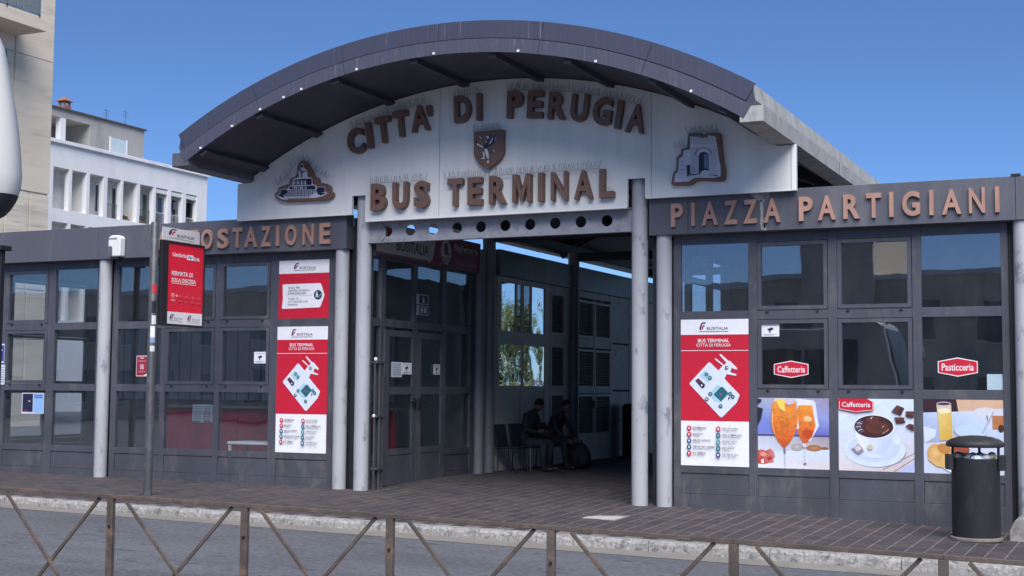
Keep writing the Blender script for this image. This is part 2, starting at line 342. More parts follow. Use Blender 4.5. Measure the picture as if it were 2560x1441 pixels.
o = rest.build('distant_pavers', M_PAV, pavement, fix=False); o['kind'] = 'stuff'
MB().box(cover.x - .22, cover.x + .22, cover.y - .2, cover.y + .2, pav(cover.x, cover.y) - .02, pav(cover.x, cover.y) + .003).build('inspection_cover', mat('cover_stone', (.42, .41, .40, 1), .8, var=.1, bump=.2), pavement, bevel=.004)

# kerb of separate stones
kerb = struct(MB().box(-14, 10, -3.44, -3.3, -.6, -.34).build('kerb', M_KERB))
x = -13.0
while x < 9.6:
    L = 1.38; mb = MB(); n = 14; prof = []
    cz0 = .022
    for i in range(n + 1):
        u = x + .004 + (L - .008) * i / n; zt = zk(u); f = -3.462 + random.uniform(-.006, .006); c = cz0 + random.uniform(-.012, .014)
        prof.append([(u, -3.292, zt + .004), (u, f + .05, zt + .004 + random.uniform(-.003, .002)), (u, f + c * .5, zt - c * .4), (u, f, zt - c - .01), (u, f - .004, zr(u) - .08), (u, -3.292, zr(u) - .08)])
    vs = [p for r in prof for p in r]
    fs = [(i * 6 + j, i * 6 + (j + 1) % 6, (i + 1) * 6 + (j + 1) % 6, (i + 1) * 6 + j) for i in range(n) for j in range(6)] + [tuple(range(6)), tuple(range(n * 6 + 5, n * 6 - 1, -1))]
    mb.add(vs, fs).build('kerb_stone', M_KERB, kerb); x += L

# ================================================================== ENTRANCE CANOPY
canopy = thing('entrance_canopy', 'arched dark metal entrance canopy with white lettered gable board on tall grey columns', 'canopy')
ZC, RI, RO, YF, YB = -1.98, 8.14, 8.56, -1.93, 22.0
AM = math.asin(4.41 / 8.40)
def arc_solid(ri, ro, y0, y1, mats, name, parent, a0=-AM, a1=AM, n=64, roundc=0.0, mi=(0, 0, 0)):
    mb = MB(); vs = []
    for i in range(n + 1):
        a = a0 + (a1 - a0) * i / n; e = min(a - a0, a1 - a) * 8.4; o = ro
        if roundc and e < roundc: o = ro - roundc + sqrt(max(0, roundc ** 2 - (roundc - e) ** 2))
        for r, y in ((ri, y0), (o, y0), (o, y1), (ri, y1)): vs.append((r * sin(a), y, ZC + r * cos(a)))
    mb.v = vs
    for i in range(n):
        for j in range(4):
            mb.f.append((4 * i + j, 4 * i + (j + 1) % 4, 4 * i + 4 + (j + 1) % 4, 4 * i + 4 + j)); mb.m.append(mi[0] if j in (0, 2) else mi[1] if j == 1 else mi[2])
    mb.f += [(0, 3, 2, 1), (4 * n, 4 * n + 1, 4 * n + 2, 4 * n + 3)]; mb.m += [mi[1]] * 2
    return mb.build(name, mats, parent, auto=35)
shell = arc_solid(RI, RO, YF, YB, [M_ROOF, M_CONC, M_SOFFIT], 'roof_shell', canopy, roundc=.17, mi=(0, 1, 2))
seg = 6
for k in range(seg):
    a0 = -AM + 2 * AM * k / seg; a1 = -AM + 2 * AM * (k + 1) / seg; g = .0004
    arc_solid(RI + .185, RO + .004, YF - .02, YF - .001, M_ROOFB if k % 2 else M_ROOFB, 'upper_fascia_band', shell, a0 + g, a1 - g, 12) if 0 < k < seg - 1 else arc_solid(RI + .185, RO + .004, YF - .02, YF - .001, M_ROOFB, 'upper_fascia_band', shell, a0 + (g if k else .012), a1 - (g if k < seg - 1 else .012), 12)
    arc_solid(RI - .012, RI + .172, YF - .034, YF - .001, M_ROOFB2, 'lower_fascia_band', shell, a0 + g, a1 - g, 12)
for px in (510, 587, 656, 714, 758, 895, 1087, 1298, 1492, 1730):
    p = atY(px, 200, YF); a = math.asin(p.x / RI)
    MB().box(-.015, .015, -.006, .006, -.015, .015, T=lambda q: Vector((RI * sin(a) + q.x, YF - .042 + q.y, ZC + (RI + .01) * cos(a) + q.z))).build('clip', M_TRIM, shell)
for x in (-4.0, -3.0, -1.7, -.42, .8, 1.9, 3.08, 4.0):
    a = math.asin(x / RI); cx, cz = RI * sin(a), ZC + RI * cos(a)
    T = lambda q, a=a, cx=cx, cz=cz: Vector((cx + q.x * cos(a) + q.z * sin(a), q.y, cz - q.x * sin(a) + q.z * cos(a)))
    MB().box(-.06, .06, YF + .03, YB - .1, -.07, .02, T=T).build('purlin', M_SOFFIT, canopy)
for sgn in (-1, 1):
    mb = MB(); P = lambda u, v, d: Vector((sgn * u, d, v))
    mb.prism([(4.21, 4.885), (4.51, 4.885), (4.51, 5.09), (4.485, 5.09), (4.485, 4.91), (4.235, 4.91), (4.235, 5.01), (4.21, 5.0)], YF - .02, YB, P)
    mb.box(sgn * 4.215 if sgn > 0 else -4.505, 4.505 if sgn > 0 else -4.215, YF - .026, YF + .01, 4.89, 5.085)
    mb.build('gutter', M_CONC if sgn > 0 else M_FASC, canopy)
    for y in (2.6, 7.2, 11.6): MB().box(sgn * 4.52, sgn * 4.528, y - .03, y + .03, 4.88, 5.1).build('gutter_joint', M_CONC, canopy)
# transverse trusses deep in the hall and edge beams carrying the roof
for sgn in (-1, 1):
    bx('edge_beam', M_SOFFIT, canopy, sgn * 2.3 - .06, sgn * 2.3 + .06, .1, YB - .2, 4.46, 4.62)
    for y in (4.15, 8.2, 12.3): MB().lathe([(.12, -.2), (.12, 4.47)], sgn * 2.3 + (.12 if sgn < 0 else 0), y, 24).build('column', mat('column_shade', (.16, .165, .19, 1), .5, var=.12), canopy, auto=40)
for y in (4.15, 8.2, 12.3):
    arc_solid(RI - .20, RI - .02, y - .05, y + .05, M_SOFFIT, 'roof_rib', canopy, n=24)
    bx('tie_beam', M_SOFFIT, canopy, -2.25, 2.25, y - .05, y + .05, 4.28, 4.45)
# white gable board in three panels, notched for the columns
Yb = -0.30
def soff(x): return ZC + sqrt((RI - .015) ** 2 - x * x)
def arcx(x0, x1, n):
    return [(x0 + (x1 - x0) * i / n, min(soff(x0 + (x1 - x0) * i / n), 9)) for i in range(n + 1)]
board = bpy.data.objects.new('sign_board', None); COL.objects.link(board); board.parent = canopy
def bpanel(pts):
    return MB().prism(pts, Yb, Yb + .05, lambda u, v, d: Vector((u, d, v))).build('board_panel', M_BOARD, board)
g = .004; zo, zc, zn = 4.27, 4.15, 4.55
bpanel([(-4.5, zo), (-2.37, zo), (-2.37, zn), (-2.13, zn), (-2.13, zc), (-.85 - g, zc)] + arcx(-.85 - g, -4.22, 24) + [(-4.25, 4.86), (-4.5, 4.86)])
bpanel([(-.85 + g, zc), (2.14, zc), (2.14, zn), (2.40, zn), (2.40, zo), (2.49 - g, zo)] + arcx(2.49 - g, -.85 + g, 24))
bpanel([(2.49 + g, zo), (4.5, zo), (4.5, 4.87), (4.25, 4.87)] + arcx(4.22, 2.49 + g, 12))
for a in ((4.46, 4.52, zo - .012, 4.875), (2.42, 4.455, zo - .014, zo - .002), (-4.51, -2.37, zo - .014, zo - .002), (-2.12, 2.13, zc - .014, zc - .002), (-4.52, -4.502, zo - .01, 4.85)):
    bx('edge_trim', M_TRIM, board, a[0], a[1], Yb - .012, Yb + .06, a[2], a[3])
for x in (-4.0, -1.5, 0, 1.5, 4.0): bx('board_stud', M_SOFFIT, board, x - .03, x + .03, Yb + .051, Yb + .12, 4.3, soff(x) - .03)
# raised letters of the board
YL = Yb - .10
def word(items, z0f, z1f, rotf=None):
    for ch, px0, px1, py in items:
        x0 = atY(px0, py, YL).x; x1 = atY(px1, py, YL).x; xm = (x0 + x1) / 2
        letter3d(ch, x0, x1, z0f(xm), z1f(xm), YL, .098, M_LET1, board, rotf(xm) if rotf else 0, bold=.038)
c2 = lambda a: 420 + a / 2.669
c3 = lambda a: 1240 + a / 2.484
word([('B', c2(1350), c2(1448), 490), ('U', c2(1495), c2(1595), 490), ('S', c2(1638), c2(1735), 490), ('T', c2(1862), c2(1960), 480), ('E', c2(1997), c2(2090), 480), ('R', c2(2140), c2(2248), 480),
      ('M', c3(100), c3(214), 470), ('I', c3(260), c3(291), 465), ('N', c3(340), c3(439), 465), ('A', c3(483), c3(595), 460), ('L', c3(640), c3(728), 455)], lambda x: 4.29, lambda x: 4.70)
base = lambda x: 5.55 - .070 * x * x
word([('C', c2(1194), c2(1300), 345), ('I', c2(1322), c2(1352), 330), ('T', c2(1382), c2(1480), 320), ('T', c2(1500), c2(1596), 305), ('A', c2(1617), c2(1733), 300), ('D', c2(1906), c2(2012), 280), ('I', c2(2056), c2(2084), 270),
      ('P', c3(66), c3(160), 260), ('E', c3(193), c3(286), 260), ('R', c3(323), c3(430), 265), ('U', c3(462), c3(568), 270), ('G', c3(600), c3(714), 280), ('I', c3(744), c3(778), 290), ('A', c3(810), c3(924), 300)],
     base, lambda x: base(x) + .40, lambda x: -.55 * math.atan(x / 7.2))
word([("'", c2(1722), c2(1750), 270)], lambda x: 5.68, lambda x: 5.84, lambda x: .1)
# bird spikes in strips on the letters
M_SPIKE = mat('spike_wire', (.18, .18, .20, 1), .4, var=.1)
def spikes(pts, h=.11, y=YL + .03, step=.030, fan=0.35):
    mb = MB(); rnd = random.Random(int(pts[0][0] * 1000))
    for (x0, z0), (x1, z1) in zip(pts[:-1], pts[1:]):
        L = math.hypot(x1 - x0, z1 - z0); n = max(1, int(L / step)); nx, nz = -(z1 - z0) / L, (x1 - x0) / L
        if nz < 0 and abs(nz) > .3: nx, nz = -nx, -nz
        mb.tube([(x0, y, z0), (x1, y, z1)], .003, 4)
        for i in range(n + 1):
            t = i / n; a = rnd.uniform(-fan, fan); l = h * rnd.uniform(.8, 1.1); dx = nx * cos(a) - nz * sin(a); dz = nx * sin(a) + nz * cos(a)
            b = Vector((x0 + (x1 - x0) * t, y, z0 + (z1 - z0) * t)); mb.tube([b, b + Vector((dx * l, rnd.uniform(-.05, .04), dz * l))], .0030, 3, cap=False)
    o = mb.build('bird_spikes', M_SPIKE, board, fix=False); return o
spikes([(-2.0, 4.71), (-1.05, 4.71)]); spikes([(-.72, 4.71), (1.74, 4.71)])
spikes([(-2.35, base(-2.3) + .42), (-1.7, base(-1.7) + .43), (-1.05, base(-1.05) + .42)]); spikes([(-.58, base(-.55) + .41), (-.15, base(-.15) + .41)])
spikes([(.3, base(.3) + .42), (.9, base(.9) + .42), (1.5, base(1.5) + .42), (2.05, base(2.05) + .42), (2.35, base(2.35) + .40)])
spikes([(-.26, 5.40), (.2, 5.40)], .09); spikes([(3.04, 5.13), (3.46, 5.13)], .08); spikes([(2.86, 4.93), (2.98, 4.96)], .07); spikes([(1.74, 4.40), (1.94, 4.36)], .06)
spikes([(-3.72, 4.80), (-3.5, 4.90)], .09); spikes([(-3.0, 4.98), (-2.78, 4.84)], .09); spikes([(-3.42, 5.05), (-3.33, 5.15), (-3.22, 5.15), (-3.13, 5.05), (-3.06, 4.94)], .11, fan=.2); spikes([(-3.5, 4.92), (-3.44, 5.04)], .1, fan=.2)
# columns of the portal and the perforated beam between them
def column(name, x, y, r, z0, z1, m, parent): return MB().lathe([(r * .98, z0), (r, z0 + .02), (r, z1)], x, y, 32).build(name, m, parent, auto=40)
for sgn in (-1, 1):
    column('column', sgn * 2.255 + (0.0), -.10, .115, -.3, 4.62, M_COLUMN, canopy)
mb = MB(); zlo, zhi, cells = 3.835, 4.15, 10; cw = .4; x0 = -1.84 - cw / 2; cz = 4.0
for c in range(cells):
    cx = -1.84 + cw * c + .002; r = .083
    crn = [atan2(zhi - cz, cw / 2), atan2(zhi - cz, -cw / 2), atan2(zlo - cz, -cw / 2) + 2 * pi, atan2(zlo - cz, cw / 2) + 2 * pi]
    ang = sorted([2 * pi * i / 24 for i in range(24)] + crn); n = len(ang)
    for yy in (-.112, -.098):
        o = len(mb.v)
        for a in ang: mb.v.append((cx + r * cos(a), yy, cz + r * sin(a)))
        for a in ang:
            s_ = max(abs(cos(a)) / (cw / 2), abs(sin(a)) / ((zhi - cz) if sin(a) > 0 else (cz - zlo))); mb.v.append((cx + cos(a) / s_, yy, cz + sin(a) / s_))
        for i in range(n): mb.f.append((o + i, o + (i + 1) % n, o + n + (i + 1) % n, o + n + i)); mb.m.append(0)
    o = len(mb.v) - 4 * n
    for i in range(n): mb.f.append((o + i, o + (i + 1) % n, o + 2 * n + (i + 1) % n, o + 2 * n + i)); mb.m.append(0)
xe = x0 + cw * cells
for a, b in ((-2.16, x0), (xe, 2.16)): mb.box(a, b, -.112, -.098, zlo, zhi)
M_BEAM = mat('beam_paint', (0.27, 0.275, 0.31, 1), .55, var=.18, scale=6, dirt=(0.06, 0.06, 0.07, 1), dirtamt=.5, dscale=9, bump=.12)
beam = mb.build('perforated_beam', M_BEAM, canopy)
bx('flange', M_BEAM, beam, -2.16, 2.16, -.16, -.05, zlo - .012, zlo, bevel=0); bx('flange', M_BEAM, beam, -2.16, 2.16, -.16, -.05, zhi, zhi + .012)
for sgn in (-1, 1):
    mb = MB(); mb.prism([(2.02 + .16 * cos(a), 3.985 + .165 * sin(a)) for a in [radians(90 + 9 * i) for i in range(21)]] + [(2.19, 3.82), (2.19, 4.15)], -.128, -.114, lambda u, v, d: Vector((sgn * u, d, v))).build('gusset', M_BEAM, beam)
# dark steel gap post beside each portal column
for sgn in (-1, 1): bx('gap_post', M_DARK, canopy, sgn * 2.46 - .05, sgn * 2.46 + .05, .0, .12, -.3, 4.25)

# plaques on the board ------------------------------------------------
def plaque(name, label, outline, yb, th, art, cat):
    t = thing(name, label, cat)
    MB().prism(outline, yb - th, yb - .002, lambda u, v, d: Vector((u, d, v))).build('backing', M_LET1, t, bevel=.008)
    mb = MB(); mb.c = []; k = 0
    for pts, c in art:
        k += 1; y = yb - th - .0012 - .0006 * k; mb.add([(u, y, v) for u, v in pts], [tuple(range(len(pts)))]); mb.c += [c] * len(pts)
    mb.build('drawing', M_PRINT, t, fix=False); return t
def tr(pts, ox, oy, sc, Y): return [(lambda p: (p.x, p.z))(atY(ox + x / sc, oy + y / sc, Y)) for x, y in pts]
INKB, PALE, MID = rgb(22, 26, 52), rgb(196, 198, 212), rgb(110, 116, 150)
# fountain
fo = lambda pts: tr(pts, 680, 370, 9.606, Yb - .08)
art = []
A = lambda pts, c: art.append((fo(pts), c))
A([(690, 380), (750, 380), (765, 480), (820, 520), (850, 600), (855, 700), (965, 725), (975, 880), (1060, 890), (1075, 935), (1275, 935), (1285, 1060), (1340, 1090), (1230, 1160), (1060, 1200), (640, 1215), (410, 1220), (350, 1245), (230, 1235), (105, 1145), (190, 1090), (190, 1000), (395, 980), (410, 920), (485, 905), (490, 760), (610, 715), (660, 700), (625, 590), (690, 500)], PALE)
A([(500, 775), (700, 745), (955, 740), (955, 890), (500, 900)], INKB); A([(420, 930), (1040, 905), (1040, 1000), (420, 1000)], INKB)
A([(205, 1010), (360, 1000), (380, 1090), (280, 1130), (290, 1200), (130, 1150), (205, 1090)], INKB); A([(1080, 950), (1265, 945), (1270, 1060), (1180, 1080), (1310, 1085), (1170, 1150), (1090, 1100)], INKB)
A([(700, 400), (745, 400), (750, 470), (700, 480)], INKB); A([(660, 540), (700, 520), (740, 560), (790, 530), (800, 570), (740, 620), (740, 715), (700, 715), (690, 620)], MID)
for i in range(7): A([(520 + i * 46, 790), (548 + i * 46, 785), (552 + i * 46, 880), (515 + i * 46, 885)], MID if i % 2 else PALE)
for i in range(8): A([(490 + i * 46, 935), (520 + i * 46, 932), (522 + i * 46, 985), (492 + i * 46, 988)], PALE if i % 3 else MID)
for r in range(3):
    for i in range(16 - r): A([(380 + i * 46 - r * 40, 1020 + r * 56), (412 + i * 46 - r * 40, 1018 + r * 56), (414 + i * 46 - r * 40, 1052 + r * 56), (382 + i * 46 - r * 40, 1056 + r * 56)], INKB if (i + r) % 2 else MID)
plaque('fountain_plaque', 'brown-edged plaque with a stepped fountain and standing figure at the left of the gable board',
       fo([(730, 300), (810, 320), (860, 390), (910, 480), (968, 570), (980, 670), (1060, 695), (1110, 750), (1120, 825), (1270, 850), (1370, 900), (1395, 960), (1395, 1030), (1465, 1080), (1460, 1160), (1380, 1230), (1250, 1258), (1040, 1265), (700, 1285), (330, 1300), (160, 1262), (60, 1170), (55, 1100), (125, 1055), (140, 960), (270, 905), (400, 870), (430, 740), (560, 690), (600, 560), (610, 440), (650, 345)]), Yb, .08, art, 'plaque')
# griffin shield
fo = lambda pts: tr(pts, 1160, 300, 11.085, Yb - .09); art = []
A([(600, 455), (640, 470), (690, 440), (720, 470), (735, 530), (690, 580), (690, 640), (670, 790), (690, 870), (560, 860), (560, 770), (540, 740), (560, 690), (600, 640), (570, 600), (650, 560)], INKB)
A([(680, 700), (720, 580), (800, 470), (940, 385), (930, 480), (880, 590), (820, 680), (700, 750)], INKB); A([(690, 690), (740, 590), (810, 480), (800, 540), (760, 630)], PALE); A([(850, 500), (935, 390), (900, 540), (850, 620)], MID)
A([(330, 650), (400, 670), (540, 750), (520, 780), (380, 700)], PALE); A([(420, 430), (490, 520), (480, 545), (430, 470)], PALE)
A([(570, 800), (640, 800), (680, 900), (690, 1080), (670, 1090), (610, 980), (590, 880)], PALE); A([(530, 890), (570, 880), (575, 1080), (470, 1085), (470, 1065), (545, 1055)], PALE)
A([(440, 1020), (480, 1060), (450, 1095)], INKB); A([(640, 1140), (700, 1125), (700, 1180), (650, 1210)], PALE); A([(800, 840), (830, 870), (880, 835), (830, 890), (795, 860)], PALE); A([(690, 790), (760, 870), (720, 950), (740, 950), (790, 870)], INKB)
A([(310, 600), (350, 590), (390, 660), (340, 660)], INKB); A([(610, 600), (640, 590), (630, 640), (600, 640)], PALE); A([(690, 440), (720, 400), (740, 420), (730, 470)], INKB); A([(620, 460), (690, 450), (700, 520), (660, 540)], PALE)
plaque('griffin_shield', 'brown shield with a rampant winged griffin in the middle of the gable board', fo([(265, 328), (1085, 258), (1085, 900), (1040, 1020), (980, 1100), (820, 1250), (650, 1365), (560, 1330), (420, 1220), (320, 1090), (268, 980)]), Yb, .09, art, 'shield')
# gate plaque
fo = lambda pts: tr(pts, 1670, 310, 8.476, Yb - .08); art = []
A([(470, 265), (680, 280), (700, 300), (830, 290), (860, 245), (1010, 270), (1045, 500), (1080, 760), (1115, 900), (1115, 1110), (960, 1150), (720, 1140), (560, 1150), (430, 1225), (130, 1235), (160, 1050), (215, 1020), (230, 740), (320, 680), (330, 570), (470, 540)], PALE)
cx, cy = 750, 660
A([(650, 1080), (650, 680), (680, 620), (750, 590), (830, 610), (865, 660), (865, 1000), (800, 980), (720, 1000)], INKB); A([(765, 640), (830, 640), (855, 680), (855, 960), (770, 940)], MID); A([(720, 1000), (800, 985), (850, 1050), (700, 1080)], PALE)
for i in range(14):
    a = pi + pi * i / 14; b = a + .17; A([(cx + 180 * cos(a), cy + 160 * sin(a)), (cx + 180 * cos(b), cy + 160 * sin(b)), (cx + 165 * cos(b), cy + 146 * sin(b)), (cx + 165 * cos(a), cy + 146 * sin(a))], INKB)
for r in range(11):
    for i in range(3):
        y = 520 + r * 50; x = 500 + i * 48 + (r % 2) * 14; A([(x, y), (x + 34, y), (x + 34, y + 9), (x, y + 9)], INKB)
        x = 890 + i * 52 + (r % 2) * 16; y += 30; A([(x, y), (x + 36, y), (x + 36, y + 9), (x, y + 9)], INKB if (r + i) % 3 else MID)
for r in range(4):
    for i in range(9): x = 490 + i * 54 + (r % 2) * 20; y = 310 + r * 42; A([(x, y), (x + 36, y), (x + 34, y + 8), (x, y + 8)], INKB if (r + i) % 2 else MID)
for r in range(6): A([(260 - r * 12, 740 + r * 80), (400, 745 + r * 80), (400, 752 + r * 80), (260 - r * 12, 748 + r * 80)], MID)
A([(430, 900), (500, 880), (510, 1090), (440, 1140)], INKB); A([(500, 1085), (720, 1070), (720, 1085), (510, 1115)], INKB); A([(860, 1095), (1090, 1100), (1090, 1125), (960, 1110)], INKB)
plaque('city_gate_plaque', 'brown-edged plaque with an old stone city gate at the right of the gable board', fo([(430, 200), (690, 190), (720, 225), (790, 225), (820, 195), (1075, 185), (1110, 215), (1150, 560), (1180, 800), (1215, 960), (1210, 1150), (1180, 1205), (1080, 1215), (880, 1205), (720, 1195), (580, 1215), (510, 1280), (400, 1300), (90, 1300), (65, 1270), (90, 1100), (130, 1010), (170, 970), (180, 720), (215, 670), (270, 640), (275, 545), (330, 520), (400, 510), (415, 320)]), Yb, .08, art, 'plaque')

# ================================================================== GLAZED PAVILIONS
ZR = [(.57, 1.51), (1.63, 2.565), (2.69, 3.62)]           # the three rows of panes
ZT = 3.75
def T_front(p): return p
def glazing(parent, T, panels, u0, u1, zb0, skip=(), sash=(), fm=None, dd=.09, gm=None, kick=True, door=()):
    """one run of framed glazing along u; panels = [(ua, ub)], skip/sash = {(panel, row)}; T maps (u, depth, z) to the world"""
    fm = fm or M_FRAME; gm = gm or M_GLASS
    edges = [u0] + [v for p in panels for v in p] + [u1]
    for i in range(0, len(edges), 2):
        a, b = edges[i], edges[i + 1]
        if b - a > .01: MB().box(a, b, 0, dd, zb0, ZT, T=T).build('mullion', fm, parent, bevel=.004)
    for i, (a, b) in enumerate(panels):
        for z0, z1 in ((.47, .57), (1.51, 1.63), (2.565, 2.69), (3.62, ZT)):
            MB().box(a + .0005, b - .0005, .004, dd - .004, z0, z1, T=T).build('transom', fm, parent, bevel=.003)
        if kick:
            k = MB().box(a + .004, b - .004, .018, dd - .01, .19, .462, T=T).build('kick_panel', fm, parent)
            MB().box(a + .0005, b - .0005, .006, dd - .004, zb0, .185, T=T).build('base_panel', fm, parent, bevel=.003)
        for r, (z0, z1) in enumerate(ZR):
            if (i, r) in skip: continue
            par = parent; e = 0
            if (i, r) in sash:
                e = .058; mb = MB()
                for q in ((a + .006, a + e, z0 + .006, z1 - .006), (b - e, b - .006, z0 + .006, z1 - .006)): mb.box(q[0], q[1], -.006, .05, q[2], q[3], T=T)
                for q in ((a + e + .0005, b - e - .0005, z0 + .006, z0 + e), (a + e + .0005, b - e - .0005, z1 - e, z1 - .006)): mb.box(q[0], q[1], -.006, .05, q[2], q[3], T=T)
                par = mb.build('sash', fm, parent)
                for u in (a + .12, b - .16): MB().box(u, u + .04, -.012, -.004, z0 - .035, z0 - .012, T=T).build('sash_catch', M_DARK, par)
            w0, w1, w2 = (random.uniform(-.004, .004) for _ in range(3)); um, zm = (a + b) / 2, (z0 + z1) / 2
            TP = lambda p: T(Vector((p.x, p.y + w0 * (p.x - um) + w1 * (p.z - zm), p.z)))
            MB().box(a + e, b - e, .03, .036, z0 + e, z1 - e, T=TP).build('pane', gm, par)
def fascia(parent, a, b, T, seams=(), y0=-.20, y1=.02, z0=3.75, z1=4.30, m=None):
    cuts = [a] + list(seams) + [b]; f = bpy.data.objects.new('fascia', None); COL.objects.link(f); f.parent = parent
    for u, v in zip(cuts[:-1], cuts[1:]): MB().box(u + .0025, v - .0025, y0, y1, z0, z1, T=T).build('fascia_panel', m or M_FASC, f, bevel=.004)
    return f

# ---- right: cafe pavilion
cafe = thing('cafe_pavilion', 'grey framed cafe pavilion to the right of the portal, PIAZZA PARTIGIANI on its fascia', 'pavilion')
PR = [(2.82, 3.78), (3.90, 4.86), (4.98, 5.945), (6.06, 7.035)]
glazing(cafe, T_front, PR, 2.715, 7.12, -.3, skip={(0, 0), (0, 1)}, sash={(1, 1), (1, 2), (2, 1), (2, 2)})
bx('backing_sheet', M_FRAME, cafe, 2.821, 3.779, .03, .05, .571, 2.564)
glazing(cafe, T_front, [(7.6 + 1.1 * i, 8.56 + 1.1 * i) for i in range(4)], 7.48, 11.95, -.3)
for x in (2.60, 7.30, 12.05): column('column', x, -.06, .108, -.35, 3.76, M_COLUMN, cafe)
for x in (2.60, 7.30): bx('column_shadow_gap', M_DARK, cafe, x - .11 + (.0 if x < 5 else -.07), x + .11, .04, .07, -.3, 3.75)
fr = fascia(cafe, 2.42, 12.3, T_front, (2.99, 7.24))
for ch, a, b, o in [('P', 305, 465, 1620), ('I', 576, 620, 1620), ('A', 715, 928, 1620), ('Z', 1010, 1188, 1620), ('Z', 1268, 1453, 1620), ('A', 1543, 1762, 1620), ('P', 2010, 2193, 1620), ('A', 2265, 2498, 1620),
                    ('R', 150, 370, 2080), ('T', 455, 653, 2080), ('I', 762, 818, 2080), ('G', 935, 1172, 2080), ('I', 1297, 1354, 2080), ('A', 1467, 1722, 2080), ('N', 1826, 2040, 2080), ('I', 2176, 2234, 2080)]:
    Y = -.245; letter3d(ch, atY(o + a / 5.333, 530, Y).x, atY(o + b / 5.333, 530, Y).x, 3.852, 4.175, Y, .04, M_LET2, fr, bold=.03)
bx('fascia_cap', M_DARK, fr, 7.19, 7.30, -.21, .03, 4.302, 4.33)
M_STAIN = mat('bare_patch', (.30, .29, .29, 1), .6, var=.4, scale=14, dirt=(.13, .13, .15, 1), dirtamt=.9, dscale=9)
for pts in ([(3.86, 4.30), (4.12, 4.30), (4.14, 4.2), (4.05, 4.13), (3.95, 4.18), (3.88, 4.24)], [(4.0, 4.18), (4.04, 4.15), (4.045, 3.95), (4.08, 3.80), (4.02, 3.752), (4.0, 3.85), (4.01, 3.98)], [(4.05, 3.752), (4.09, 3.752), (4.085, 3.9), (4.06, 3.93)]):
    MB().add([(x, -.2012, z) for x, z in pts], [tuple(range(len(pts)))]).build('bare_patch', M_STAIN, fr, fix=False)
# shell behind the glass
M_CAFE = mat('cafe_dark_wall', (.045, .04, .042, 1), .7, var=.3)
bx('back_wall', M_CAFE, cafe, 2.45, 12.2, 4.6, 4.7, -.3, 3.9); bx('roof_slab', M_FASC, cafe, 2.45, 12.2, .03, 4.75, 3.9, 4.12)
bx('ceiling', M_CAFE, cafe, 2.46, 12.2, .12, 4.59, 3.70, 3.89)
bx('floor', mat('cafe_floor', (.09, .08, .075, 1), .5), cafe, 2.45, 12.2, .1, 4.6, -.3, .02)
bx('end_wall', M_FASC, cafe, 12.1, 12.2, .1, 4.6, -.3, 3.9)
T_sideR = lambda p: Vector((2.45 + p.y, p.x, p.z))
glazing(cafe, T_sideR, [(.35, 1.31), (1.43, 2.39), (2.51, 3.47)], .10, 4.6, -.3, gm=M_GLASSD)
fascia(cafe, .03, 4.75, T_sideR, (), y0=-.05, y1=.05, z0=3.76, z1=4.2)
bx('fascia_return', M_FASC, cafe, 2.42, 2.47, .022, .03, 3.76, 4.2)

# ---- left: ticket office pavilion
tick = thing('ticket_office_pavilion', 'grey framed ticket office pavilion left of the portal, lettered fascia half hidden by a sign', 'pavilion')
PL1 = [(-7.175, -6.245), (-6.14, -5.14), (-5.04, -4.06), (-3.905, -2.955)]
glazing(tick, T_front, PL1, -7.29, -2.80, -.3, skip={(3, 0), (3, 1), (3, 2)}, sash={(1, 1), (1, 2), (2, 1), (2, 2)})
bx('backing_sheet', M_FRAME, tick, -3.904, -2.956, .03, .05, .571, 2.564); bx('backing_sheet', M_FRAME, tick, -3.904, -2.956, .03, .05, 2.691, 3.619)
PL2 = [(-10.82, -9.86), (-9.72, -8.745), (-8.59, -7.645)]
glazing(tick, T_front, PL2, -10.95, -7.53, -.3, sash={(1, 1), (1, 2), (0, 1), (0, 2)})
for x in (-2.67, -7.41): column('column', x, -.06, .108, -.3, 3.76, M_COLUMN, tick)
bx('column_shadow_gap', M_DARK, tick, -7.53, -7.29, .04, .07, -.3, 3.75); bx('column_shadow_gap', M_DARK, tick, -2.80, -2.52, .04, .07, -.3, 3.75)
fl = fascia(tick, -11.1, -2.52, T_front, (-7.48, -3.16))
for ch, a, b in [('A', -470, -330), ('U', -250, -120), ('T', -60, 78), ('O', 120, 270), ('S', 335, 483), ('T', 536, 664), ('A', 695, 863), ('Z', 915, 1048), ('I', 1117, 1156), ('O', 1240, 1390), ('N', 1472, 1618), ('E', 1697, 1836)]:
    Y = -.245; letter3d(ch, atY(480 + a / 5.333, 590, Y).x, atY(480 + b / 5.333, 590, Y).x, 3.835, 4.16, Y, .04, M_LET2, fl, bold=.03)
bx('back_wall', M_PINT, tick, -10.95, -2.3, 3.62, 3.72, -.3, 3.9); bx('roof_slab', M_FASC, tick, -11.0, -2.3, .03, 3.78, 3.9, 4.12)
bx('ceiling', mat('office_ceiling', (.20, .20, .20, 1), .8), tick, -10.9, -2.32, .12, 3.6, 3.70, 3.89); bx('floor', mat('office_floor', (.10, .10, .105, 1), .5), tick, -10.95, -2.25, .1, 3.62, -.3, .03)
T_end = lambda p: Vector((-10.95 + p.y, p.x, p.z))
glazing(tick, T_end, [(.2, 1.16), (1.30, 2.26), (2.42, 3.36)], .10, 3.6, -.3, sash={(i, r) for i in range(3) for r in range(3)}, gm=M_GLASSD)
fascia(tick, .03, 3.7, T_end, (), y0=-.1, y1=.03)
